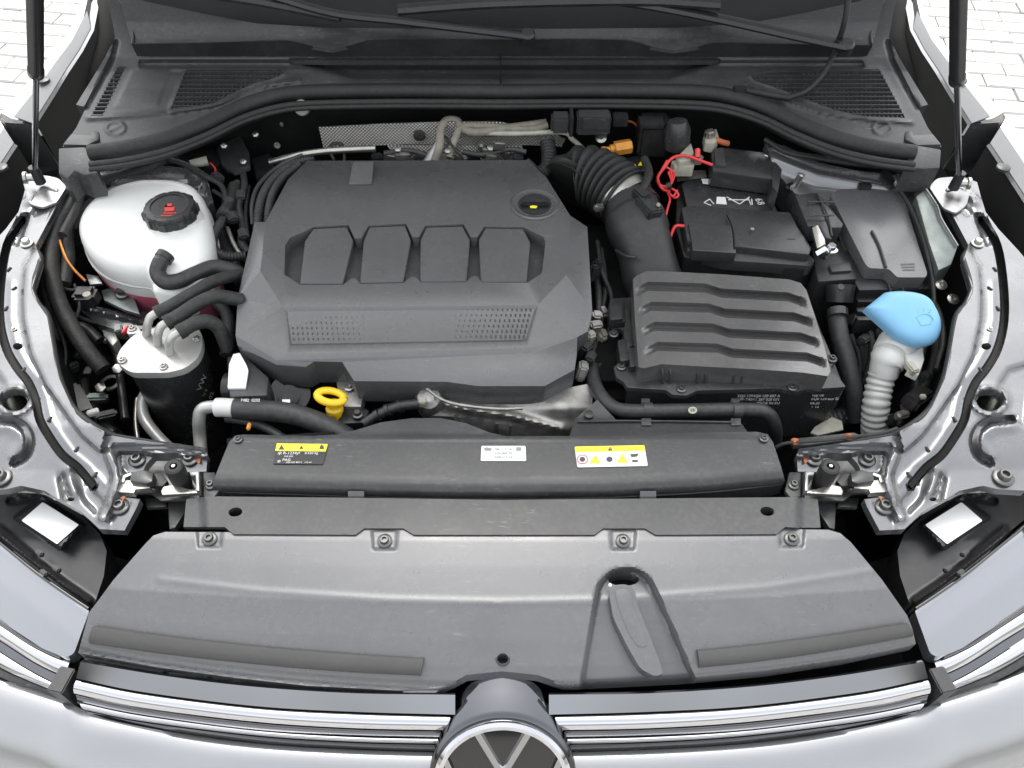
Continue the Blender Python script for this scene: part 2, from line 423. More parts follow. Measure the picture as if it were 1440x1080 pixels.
def bolt(px, py, h, rpx, parent, m='dark_bolt', hexa=False, axis=(0, 0, 1), name='bolt', lift=.0005):
    key = (m, hexa)
    if key not in SCM:
        me = (HEX if hexa else SCREW).copy(); me.materials.append(MAT[m]); SCM[key] = me
    p = W(px, py, h); o = obj(name, SCM[key], None, parent); ax = Vector(axis).normalized()
    s = rpx * ppm(p)
    o.matrix_world = Matrix.Translation(p + ax * lift) @ ax.to_track_quat('Z', 'Y').to_matrix().to_4x4() @ Matrix.Diagonal((s, s, s, 1)); return o
def text(body, px, py, h, size_px, m, parent, rotz=0, tilt=0, name='lettering', lift=.0006, extr=.0001, at=None, M=None, sx=1):
    cu = bpy.data.curves.new(name, 'FONT'); cu.body = body; cu.align_x = 'CENTER'; cu.align_y = 'CENTER'; cu.extrude = extr; cu.resolution_u = 2
    p = W(px, py, h) if at is None else Vector(at); cu.size = size_px * ppm(p)
    t = bpy.data.objects.new('tmp', cu); C.objects.link(t)
    dg = bpy.context.evaluated_depsgraph_get(); me = bpy.data.meshes.new_from_object(t.evaluated_get(dg))
    bpy.data.objects.remove(t); me.name = name
    if M is None: M = Matrix.Translation(p + Vector((0, 0, lift))) @ Matrix.Rotation(rotz, 4, 'Z') @ Matrix.Rotation(tilt, 4, 'X') @ Matrix.Diagonal((sx, 1, 1, 1))
    me.transform(M); return obj(name, me, m, parent)
def flat(name, polys, h, m, parent, lift=.0006, kind=None, label=None):
    if kind is None and len(polys) > 1:
        for q in polys: flat(name, [q], h, m, parent, lift, None, label)
        return
    """printed shapes on a flat label: thin ngons just above it"""
    bm = bmesh.new()
    for q in polys:
        try: bm.faces.new([bm.verts.new(W(p[0], p[1], h) + Vector((0, 0, lift))) for p in q])
        except ValueError: pass
    bmesh.ops.recalc_face_normals(bm, faces=bm.faces[:])
    for f in bm.faces:
        if f.normal.z < 0: f.normal_flip()
    return bmo(name, bm, m, parent, None, label, kind, recalc=False)
def ell(cx, cy, rx, ry, n=24, rot=0):
    c_, s_ = math.cos(rot), math.sin(rot)
    return [(cx + rx * math.cos(2 * math.pi * i / n) * c_ - ry * math.sin(2 * math.pi * i / n) * s_, cy + rx * math.cos(2 * math.pi * i / n) * s_ + ry * math.sin(2 * math.pi * i / n) * c_) for i in range(n)]
def lin(P, *kv):
    """height by picture row: lin(P, row, z, row, z, ...)"""
    return np.interp(P[:, 1], kv[0::2], kv[1::2])
def finish():
    for r in ROOTS:
        pts = []
        def walk(o):
            for ch in o.children:
                if ch.type == 'MESH': pts.extend([ch.matrix_basis @ Vector(c_) for c_ in ch.bound_box])
                walk(ch)
        walk(r)
        if not pts: continue
        A = np.array([tuple(p) for p in pts]); lo, hi = A.min(0), A.max(0)
        loc = Vector(((lo[0] + hi[0]) / 2, (lo[1] + hi[1]) / 2, lo[2])); r.location = loc
        for ch in r.children: ch.matrix_parent_inverse = Matrix.Translation(-loc)

# ================================================================== GROUND
g = grid('ground', [[(-60, -60, -.012), (60, -60, -.012)], [(-60, 120, -.012), (60, 120, -.012)]], 'joint_sand'); g['kind'] = 'structure'
pav = th('pavement', 'pale grey concrete brick paving around the car', 'paving'); pav['kind'] = 'structure'; del pav['category']
def _brick():
    bm = bmesh.new(); bmesh.ops.create_cube(bm, size=1); bmesh.ops.scale(bm, vec=(.196, .096, .06), verts=bm.verts[:])
    bmesh.ops.bevel(bm, geom=[e for e in bm.edges if all(v.co.z > 0 for v in e.verts)], offset=.006, segments=1, affect='EDGES')
    me = bpy.data.meshes.new('brick'); bm.to_mesh(me); bm.free(); me.materials.append(MAT['paver']); return me
_bk = _brick(); _far = []; _n = 0; _ang = R(-9)
def _proj(x, y, z):
    d = y * _c - (z - CAMZ) * _s; return CX + F * x / d, CY - F * (y * _s + (z - CAMZ) * _c) / d
_cand = []
for j in range(-90, 90):
    for i in range(-40, 40):
        lx, ly = i * .2 + (j % 2) * .1, j * .1
        x = lx * math.cos(_ang) - ly * math.sin(_ang); y = lx * math.sin(_ang) + ly * math.cos(_ang)
        if not (-5 < x < 5 and -3.5 < y < 7): continue
        a, b = _proj(x, y, 0) if y > 0 else (0, 999)
        vis = -20 < a < 1460 and -20 < b < 300 and (a < 150 - b * .6 or a > 1265 + b * .55)
        _cand.append((0 if vis else 1, (a - 706) ** 2 + b * b, x, y))
_cand.sort()
for k, (v, d, x, y) in enumerate(_cand):
    z = -.03 + random.uniform(-.003, .002); rz = _ang + random.uniform(-.012, .012)
    if v == 0 and _n < 300:
        o = obj('brick', _bk, None, pav); o.matrix_world = Matrix.Translation((x, y, z)) @ Matrix.Rotation(rz, 4, 'Z'); _n += 1
    elif v == 1: _far.append((x, y, z, rz))
bm = bmesh.new()
for x, y, z, rz in _far:
    M = Matrix.Translation((x, y, z)) @ Matrix.Rotation(rz, 4, 'Z')
    q = [bm.verts.new(M @ Vector((sx * .095, sy * .045, .03))) for sx, sy in ((-1, -1), (1, -1), (1, 1), (-1, 1))]
    w_ = [bm.verts.new(M @ Vector((sx * .098, sy * .048, .0))) for sx, sy in ((-1, -1), (1, -1), (1, 1), (-1, 1))]
    bm.faces.new(q)
    for i in range(4): bm.faces.new((q[i], q[(i + 1) % 4], w_[(i + 1) % 4], w_[i]))
bmo('brick_field', bm, 'paver', pav, None, kind='stuff')

# ================================================================== CAR BODY
car = th('car', 'silver car with its hood raised, seen into the engine bay from the front', 'car')
def off(p, x=0, y=0, z=0): return Vector((p.x + x, p.y + y, p.z + z))
for sd_ in (0, 1):
    mir = (lambda q: MX(q)) if sd_ else (lambda q: q)
    sg = 1 if sd_ else -1
    def w1(p, z): q = mir([p])[0]; return W(q[0], q[1], z)
    # --- outer fender: side, shoulder, turned-in flange, inner face
    Fl = [(128, -40, 1.0), (119, 0, .99), (94, 50, .985), (68, 82, .98), (44, 112, .975), (2, 158, .97)]
    El = [(140, -20, 1.0), (128, 40, .995), (112, 70, .99), (92, 100, .985), (74, 130, .98), (46, 174, .97)]
    def rows(Fp, Ep, dz):
        a = [w1(p, p[2]) for p in Fp]; e = [w1(p, p[2]) for p in Ep]
        return [[off(p, sg * .055, 0, -.62) for p in a], [off(p, sg * .06, 0, -.3) for p in a], [off(p, sg * .035, 0, -.06) for p in a],
                [off(p, sg * .012, 0, -.012) for p in a], a, [a_.lerp(b_, .25) + Vector((0, 0, -.006)) for a_, b_ in zip(a, e)], e, [off(p, -sg * .004, 0, -.004) for p in e]]
    fr = rows(Fl, El, 0)
    fen = grid('fender', fr, 'paint', car, label='silver fender shoulder beside the ' + ('right' if sd_ else 'left') + ' gas strut')
    F2 = [(-4, 164, .97), (-28, 200, .965), (-75, 270, .955), (-120, 370, .94), (-150, 520, .92), (-140, 650, .89), (-110, 740, .85)]
    E2 = [(20, 202, .965), (0, 232, .96), (-38, 290, .95), (-70, 380, .935), (-95, 520, .915), (-90, 650, .885), (-75, 715, .85)]
    grid('fender_front', rows(F2, E2, 0), 'paint', fen)
    # black plastic filler that stands inside the flange
    e = [w1(p, p[2] - .004) for p in El]
    grid('fender_filler', [[off(p, sg * .02, 0, -.001) for p in e], [off(p, -sg * .006, -.0, -.002) for p in e], [off(p, -sg * .02, -.012, -.1) for p in e], [off(p, -sg * .04, -.03, -.2) for p in e]], 'trim_black', car)
    e2 = [w1(p, p[2] - .004) for p in E2]
    grid('fender_filler', [[off(p, -sg * .003, 0, -.001) for p in e2], [off(p, -sg * .010, -.004, -.06) for p in e2], [off(p, -sg * .03, -.02, -.16) for p in e2]], 'trim_black', car)
    a0_, b0_ = w1((46, 175), .966), w1((6, 172), .966); grid('fender_filler', [[a0_, b0_], [off(a0_, -sg * .02, -.012, -.1), off(b0_, -sg * .0, -.012, -.1)]], 'plastic', car, thick=.002)
    grid('flange_cover', [[a_.lerp(b_, t_) + Vector((0, 0, .0015)) for a_, b_ in zip([w1(p, p[2]) for p in Fl[1:]], [w1(p, p[2]) for p in El[1:]])] for t_ in (.42, .7, 1.0)], 'flange_grey', fen, thick=.002)
    grid('flange_cover', [[a_.lerp(b_, t_) + Vector((0, 0, .0015)) for a_, b_ in zip([w1(p, p[2]) for p in F2[:4]], [w1(p, p[2]) for p in E2[:4]])] for t_ in (.42, .7, 1.0)], 'flange_grey', fen, thick=.002)
    slab('fender_notch', mir([(60, 190), (0, 186), (-30, 204), (10, 226), (48, 246), (84, 236), (92, 200)]), .885, .05, 'trim_black', car, .003)
    for q in ((61, 113), (1, 236)):
        qq = mir([q])[0]; lathe('trim_clip', w1(q, .984 if q[0] > 30 else .966) + Vector((0, 0, -.002)), (0, 0, 1), [(.011, 0), (.011, .004), (.008, .0055)], 'plastic', fen)
    # narrow slot in the filler
    slab('filler_slot', mir([(100, 105), (107, 106), (97, 130), (91, 129)]), .905, .02, 'satin_plastic', car, .001)

    # --- inner wing: the pressed silver panel around the bay
    rail = [(62, 247), (94, 262), (71, 305), (50, 345), (57, 365), (45, 405), (54, 428), (66, 445), (74, 490), (83, 532), (101, 572), (130, 598), (160, 613), (205, 620), (288, 631),
            (292, 640), (290, 663), (252, 664), (250, 652), (238, 641), (216, 641), (206, 652), (200, 664), (180, 664), (170, 672), (166, 698), (197, 702), (193, 712), (175, 746), (140, 744), (112, 718), (62, 690), (30, 683), (8, 688), (-30, 690), (-70, 660), (-80, 520),
            (-60, 400), (-20, 352), (8, 322), (26, 298), (33, 275), (38, 256)]
    holes = [ell(25, 487, 7, 5, 14), ell(20, 563, 19, 15, 20), ell(100, 702, 5, 3, 10)]
    ch = [(30, 310), (10, 345), (1, 400), (0, 450), (9, 490), (24, 517), (40, 538), (50, 562), (56, 590), (70, 615), (88, 640), (110, 658), (132, 684)]
    chl = [tuple(v) for v in cat(ch, 4)]; sgr = [tuple(v) for v in cat([(-10, 590), (18, 592), (35, 602), (42, 620), (36, 640), (20, 650)], 4)]
    stp = [(58, 330), (32, 372), (28, 420), (29, 450), (40, 500), (62, 545), (90, 585), (112, 615), (140, 640)]
    def zr(P):
        X = P.copy()
        if sd_: X[:, 0] = 2 * CX - X[:, 0]
        z = lin(X, 247, .945, 340, .94, 480, .925, 600, .905, 660, .885, 750, .865)
        z = z - groove(X, chl, 3.4, 3.0, .030)
        z = z + ridge(X, [(p[0] + 15, p[1] - 3) for p in ch[2:]], 4, .0015)
        inner = inside(X, stp + [(150, 600), (100, 560), (84, 520), (70, 440), (54, 345)])
        d = dpoly(X, stp); z = z + np.where(inner, .010 * sst(d / 7), 0)
        z = z - groove(X, sgr, 3, 5, .014) + ridge(X, [(-10, 600), (16, 602), (28, 612), (30, 622), (18, 640)], 6, .003)
        z = z + ridge(X, ell(20, 563, 24, 19, 20), 4, .006, True) + ridge(X, [(96, 660), (106, 690)], 9, .006) - ridge(X, [(88, 672), (94, 700)], 6, .008)
        z = z - groove(X, [(106, 668), (128, 700), (150, 722)], 4, 12, .006)
        z = z + groove(X, [(154, 640), (165, 668), (158, 700), (146, 726)], 2, 10, .010)          # upright wall beside the latch
        z = z - plat(X, [(168, 636), (296, 644), (296, 668), (168, 668)], 8, .010)
        z = z - plat(X, [(160, 695), (200, 695), (185, 750), (150, 750)], 8, .004)
        z = z - groove(X, [(160, 628), (230, 630), (288, 637)], 1.5, 4, .006)
        z = z + ridge(X, [(40, 284), (60, 262), (80, 268)], 5, .006) - ridge(X, [(56, 275), (62, 290), (50, 300)], 6, .005)
        z = z - groove(X, [(36, 305), (24, 340)], 3, 5, .01)
        z = z - plat(X, [(-40, 510), (-6, 520), (10, 545), (2, 580), (-30, 600)], 10, .006)
        return z
    iw = sheet('inner_wing', mir(rail), zr, 'inner_paint', car, step=3, holes=[mir(h) for h in holes], creases=[mir(offs(chl[2:-2], d)) for d in (-6.6, -3.3, 3.3, 6.6)] + [mir(offs(sgr[1:-2], d)) for d in (-7, -3, 3, 7)] + [mir(cat(stp[1:-1], 3))], skirt=.012, smooth=50,
               label='bare silver pressed panel around the ' + ('washer filler' if sd_ else 'coolant tank') + ' side of the bay')
    def zat(x, y): return float(zr(np.array([mir([(x, y)])[0]], float))[0])
    # rubber trim along its inner edge
    q = [(92, 262), (71, 305), (50, 345), (57, 365), (46, 405), (54, 428), (67, 445), (75, 490), (84, 532), (102, 572), (131, 598), (160, 613)]
    tube('edge_trim', mir([(a, b, zat(a - 3, b) - .004) for a, b in q]), 4.4, 'rubber', iw, n=5)
    chs = [tuple(v) for v in cat(ch, 4)]; zch = lambda b: float(np.interp(b, [247, 340, 480, 600, 660, 750], [.945, .94, .925, .905, .885, .865]))
    grid('channel_shade', [[W(*p) for p in mir([(a, b, zch(b) - .021) for a, b in offs(chs, d)])] for d in (-4, 4)], 'rubber', iw)  # dark ribbon standing in for the shade inside the open trough
    q = [(150, 610), (205, 619), (290, 632)]
    tube('edge_trim', mir([(a, b, zat(a, b + 4)) for a, b in q]), 2.2, 'rubber', iw, n=4)
    for (x, y, r, hx) in ((38, 343, 9, True), (20, 463, 4, True)): 
        a = mir([(x, y)])[0]; bolt(a[0], a[1], zat(x, y), r, iw, 'zinc', hx)
    for (x, y) in ((13, 379), (20, 406), (9, 434), (70, 590), (34, 520), (108, 632), (134, 668)):
        a = mir([(x, y)])[0]; p = W(a[0], a[1], zat(x, y)); box('stud', p + Vector((0, 0, .0005)), (.0045, .009, .003), 'rubber', iw, rot=(0, 0, sg * .3), bevel=.001)
    for (x, y) in ((193, 647), (267, 646), (169, 713)):
        a = mir([(x, y)])[0]; bolt(a[0], a[1], zat(x, y), 12 if y < 700 else 13, iw, 'dark_bolt')
    a = mir([(2, 672)])[0]; bolt(a[0], a[1], zat(2, 672), 15, iw, 'dark_bolt')
    # orange paint marks from assembly
    flat('paint_mark', [mir([(278, 641), (283, 642), (281, 652), (276, 650)]), mir([(172, 698), (177, 698), (172, 706)])], zat(272, 645) + .001, 'rust', iw)
    # cone stud in the big hole
    p = w1((20, 566), .86); lathe('adjuster', p, (0, .1, 1), [(.016, -.05), (.016, .0), (.013, .02), (.008, .035), (.003, .037)], 'zinc', iw)
    # side wall of the bay under the panel
    pts = [w1(q_, .9) for q_ in [(110, 230), (92, 262), (71, 305), (52, 345), (50, 405), (70, 445), (78, 490), (87, 532), (105, 572), (134, 600), (160, 615)]]
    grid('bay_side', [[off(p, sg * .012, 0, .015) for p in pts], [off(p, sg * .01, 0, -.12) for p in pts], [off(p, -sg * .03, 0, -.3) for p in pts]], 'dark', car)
    # strut-tower metal behind tank / fuse box
    if not sd_:
        tw = [(95, 262), (115, 248), (150, 240), (215, 232), (262, 236), (292, 252), (300, 285), (250, 300), (150, 300), (90, 330)]
        sheet('strut_tower', tw, lambda P: lin(P, 232, .93, 262, .915, 330, .86) + ridge(P, [(120, 262), (180, 250), (260, 252)], 6, .006) + ridge(P, [(200, 264), (280, 262)], 3, .004), 'inner_paint', car, step=4, skirt=.05)
        slab('tower_clip', [(284, 254), (292, 258), (287, 274), (277, 270)], .925, .004, 'zinc', car, .0008)
        flat('clip_hole', [[(283, 261), (286, 262), (284, 267), (281, 266)]], .925, 'label_black', car)
        slab('tower_bracket', [(303, 225), (332, 196), (345, 214), (350, 232), (320, 240)], .90, .006, 'plastic', car, .002)
    else:
        tw = [(1076, 200), (1105, 205), (1150, 228), (1205, 240), (1260, 246), (1300, 262), (1318, 300), (1300, 330), (1240, 300), (1170, 290), (1118, 272), (1090, 240)]
        sheet('strut_tower', tw, lambda P: lin(P, 200, .955, 240, .94, 300, .915) + ridge(P, [(1090, 222), (1150, 245), (1250, 262)], 10, .008), 'inner_paint', car, step=4, skirt=.05)
        # dark green-grey upright plate
        slab('side_plate', [(1288, 276), (1302, 266), (1318, 290), (1324, 310), (1347, 346), (1338, 372), (1320, 380), (1306, 340)], Pl(266, .955, 380, .925), .1, 'green_steel', car, .002)
        tube('side_plate_edge', [(1302, 266, .957), (1318, 290, .951), (1324, 308, .946), (1347, 346, .936)], 1.6, 'inner_paint', car, n=3)
        grid('side_post', [[W(1282, 246, .95), W(1304, 256, .95)], [W(1285, 262, .92), W(1302, 266, .93)], [W(1298, 330, .90), W(1306, 335, .90)]], 'inner_paint', car, thick=.003)

# firewall, bay floor, front cross wall
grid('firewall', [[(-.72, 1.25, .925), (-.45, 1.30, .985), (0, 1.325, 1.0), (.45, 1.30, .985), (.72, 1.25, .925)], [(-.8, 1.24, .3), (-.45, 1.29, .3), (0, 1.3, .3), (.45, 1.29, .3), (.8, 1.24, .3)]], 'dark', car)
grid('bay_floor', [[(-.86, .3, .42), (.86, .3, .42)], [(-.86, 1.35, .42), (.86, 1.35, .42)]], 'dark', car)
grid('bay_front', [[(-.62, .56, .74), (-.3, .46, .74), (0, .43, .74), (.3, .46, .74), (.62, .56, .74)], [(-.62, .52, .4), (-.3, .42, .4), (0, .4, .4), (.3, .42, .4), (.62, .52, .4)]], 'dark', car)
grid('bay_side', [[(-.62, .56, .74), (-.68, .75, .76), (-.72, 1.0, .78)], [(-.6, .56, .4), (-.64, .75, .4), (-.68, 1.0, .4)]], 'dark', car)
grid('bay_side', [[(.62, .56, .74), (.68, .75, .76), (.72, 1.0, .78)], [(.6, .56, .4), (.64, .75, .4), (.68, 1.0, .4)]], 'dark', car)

# raised hood (hinged at the cowl, above the picture)
hinge = Vector((0, 1.52, 1.13)); ha = R(70)
def hp(x, s, d=0): return Vector((x, hinge.y - s * math.cos(ha) + d * math.sin(ha), hinge.z + s * math.sin(ha) + d * math.cos(ha)))
hrow = []
for s in np.linspace(0, 1.12, 9):
    wd = .80 - .16 * (s / 1.12) ** 3
    hrow.append([hp(x * wd, s, .05 * (1 - abs(x) ** 3) * (1 - .3 * (s / 1.12) ** 4)) for x in np.linspace(-1, 1, 13)])
hood = grid('hood', hrow, 'hood_inner', car, thick=.012, label='raised hood panel above the engine bay')
hrow = []
for s in np.linspace(.10, 1.0, 5):
    wd = .66 - .14 * (s / 1.12) ** 3
    hrow.append([hp(x * wd, s, .05 * (1 - abs(x) ** 3) * (1 - .3 * (s / 1.12) ** 4) - .03) for x in np.linspace(-1, 1, 9)])
grid('hood_liner', hrow, 'hood_inner', hood, thick=.008)

# windscreen and the dark interior edge behind it
ws = []
for t in np.linspace(0, 1, 6):
    ws.append([Vector((x * (.74 - .06 * t), 1.350 + .15 * abs(x) ** 2.2 + t * .62, 1.050 + .026 * abs(x) ** 2 + t * .38)) for x in np.linspace(-1, 1, 21)])
wsc = grid('windscreen', ws, 'glass', car, thick=.005)
fr_ = []
for t in np.linspace(0, .16, 4):
    fr_.append([Vector((x * (.74 - .06 * t), 1.350 + .15 * abs(x) ** 2.2 + t * .62, 1.0505 + .026 * abs(x) ** 2 + t * .38 + .0015)) for x in np.linspace(-1, 1, 21)])
grid('black_border', fr_, 'felt', wsc)
for sg in (-1, 1):
    sweep('windscreen_pillar', [(sg * .79, 1.50, 1.12), (sg * .78, 1.62, 1.19), (sg * .73, 1.95, 1.42)], .035, 'paint', car)
    pts = [W(p[0], p[1], p[2]) for p in ((MX if sg > 0 else list)([(150, -30, .985), (145, 20, .97), (150, 60, .955), (135, 105, .935), (112, 160, .905), (92, 205, .87), (76, 250, .83)]))]
    sweep('hinge_cover', pts, [.03, .028, .024, .022, .02, .02, .02], 'dark', car, ns=8)

# ================================================================== BUMPER, GRILLE, EMBLEM
top = [(-235, 800), (-150, 876), (-80, 922), (0, 957), (50, 974), (95, 988), (150, 1011), (250, 1031), (360, 1046), (480, 1054), (600, 1058), (706, 1060)]
top = top + [(1412 - a, b) for a, b in top[-2::-1]]
tz = [.75 if abs(p[0] - 706) > 540 else .742 for p in top]
tp = [W(p[0], p[1], z) for p, z in zip(top, tz)]
rw = []
for (dx, dy, dz) in ((0, .012, -.03), (0, 0, 0), (.006, -.006, .0012), (.016, -.018, -.002), (.034, -.045, -.02), (.055, -.075, -.062), (.07, -.09, -.13), (.075, -.085, -.25), (.06, -.05, -.42), (.02, .0, -.52)):
    rw.append([off(p, math.copysign(dx, p.x) * min(1, abs(p.x) / .3), dy, dz) for p in tp])
# finer across
rw = [[Vector(q) for q in cat([tuple(p) for p in r], 4)] for r in rw]
bump = grid('bumper', rw, 'paint', car, smooth=60, label='silver painted front bumper along the bottom edge')
gr = th('grille', 'gloss black and chrome front grille bar under the front cover', 'grille')
for sd_ in (0, 1):
    mir = MX if sd_ else (lambda q: q)
    def strip(nm, tp_, bt_, za, zb, m, thick=.004, lip=0):
        A = cat(mir(tp_), 8); B = cat(mir(bt_), 8)
        a = [W(p[0], p[1], za) for p in A]; b = [W(p[0], p[1], zb) for p in B]
        rows_ = [a]
        for t in (.25, .5, .75): rows_.append([x.lerp(y, t) + Vector((0, -.3 * lip * math.sin(math.pi * t), lip * math.sin(math.pi * t))) for x, y in zip(a, b)])
        rows_.append(b)
        return grid(nm, rows_, m, gr, thick=thick)
    strip('gloss_strip', [(113, 931), (235, 951), (360, 966), (500, 975), (640, 977)], [(107, 954), (200, 973), (360, 993), (500, 1001), (640, 1005)], .815, .797, 'black_chrome')
    strip('chrome_strip', [(107, 957), (200, 976), (360, 996), (500, 1004), (640, 1008)], [(104, 975), (200, 995), (360, 1015), (500, 1024), (640, 1027)], .79, .779, 'chrome', lip=.004)
    strip('chrome_groove', [(106, 977), (200, 997), (360, 1017), (500, 1026), (640, 1029)], [(108, 987), (200, 1006), (360, 1027), (500, 1035), (640, 1038)], .772, .768, 'brushed', lip=-.002)
    strip('chrome_strip', [(112, 989), (200, 1007), (360, 1028), (500, 1037), (640, 1040)], [(118, 998), (200, 1014), (360, 1034), (500, 1043), (640, 1046)], .768, .762, 'chrome', lip=.002)
    strip('grille_edge', [(120, 1000), (200, 1016), (360, 1036), (500, 1045), (640, 1048)], [(128, 1007), (200, 1022), (360, 1044), (500, 1053), (640, 1057)], .755, .742, 'gloss_black')
    strip('grille_back', [(100, 928), (235, 952), (360, 968), (500, 978), (706, 980)], [(100, 1004), (200, 1022), (360, 1043), (500, 1052), (706, 1056)], .772, .70, 'dark')
    c0 = mir([(100, 968)])[0]
    box('grille_end', W(c0[0], c0[1], .765), (.02, .03, .06), 'black_plastic', gr, rot=(0, 0, .2 * (1 if sd_ else -1)))

em = th('emblem', 'round chrome VW emblem on a gloss black pedestal at the bottom edge', 'emblem')
ea = R(35); en = Vector((0, -math.cos(ea), math.sin(ea))); eu = Vector((1, 0, 0)); ev = Vector((0, math.sin(ea), math.cos(ea)))
ec = W(707, 1093, .742); er = .0825
bm = bmesh.new(); N = 64; rg = []
for (r_, dy, dz, dn) in ((.70, .10, .0, 0), (.74, .066, .020, 0), (.80, .060, .022, 0), (.92, .030, .010, 0), (1.03, .004, .001, 0), (1.03, 0, 0, 0), (.97, 0, 0, .001)):
    rg.append([bm.verts.new(ec + Vector((0, dy, dz)) + en * dn + (eu * math.cos(2 * math.pi * j / N) + ev * math.sin(2 * math.pi * j / N)) * er * r_) for j in range(N)])
for a, b in zip(rg[:-1], rg[1:]):
    for j in range(N): bm.faces.new((a[j], a[(j + 1) % N], b[(j + 1) % N], b[j]))
bm.faces.new(rg[0][::-1]); bm.faces.new(rg[-1])
bmo('pedestal', bm, 'pedestal', em, 60)
lathe('badge_disc', ec + en * .0014, en, [(er * .98, -.004), (er * .98, .001), (er * .2, .003)], 'gloss_black', em, ns=64)
# chrome ring
bm = bmesh.new(); N = 72
rr = [(.97, .001), (.965, .007), (.92, .010), (.86, .009), (.83, .003)]
rg = [[bm.verts.new(ec + en * h + (eu * math.cos(2 * math.pi * j / N) + ev * math.sin(2 * math.pi * j / N)) * er * r) for j in range(N)] for r, h in rr]
for a, b in zip(rg[:-1], rg[1:]):
    for j in range(N): bm.faces.new((a[j], a[(j + 1) % N], b[(j + 1) % N], b[j]))
bmo('ring', bm, 'chrome', em)
def bar(pts, wd, nm='letter_stroke'):
    for a, b in zip(pts[:-1], pts[1:]):
        a, b = Vector(a), Vector(b); d = (b - a).normalized(); q = Vector((-d.y, d.x)) * wd
        bm = bmesh.new(); lo = [bm.verts.new(ec + en * .001 + (eu * p.x + ev * p.y) * er) for p in (a - q, b - q, b + q, a + q)]
        hi = [bm.verts.new(ec + en * .0075 + (eu * p.x + ev * p.y) * er) for p in (a - q * .6, b - q * .6, b + q * .6, a + q * .6)]
        bm.faces.new(hi)
        for i in range(4): bm.faces.new((lo[i], lo[(i + 1) % 4], hi[(i + 1) % 4], hi[i]))
        bmo(nm, bm, 'chrome', em)
bar([(-.36, .80), (0, .10)], .07); bar([(.36, .80), (0, .10)], .07)
bar([(-.80, .36), (-.40, -.76)], .07); bar([(.80, .36), (.40, -.76)], .07); bar([(-.40, -.76), (0, .02)], .07); bar([(.40, -.76), (0, .02)], .07)

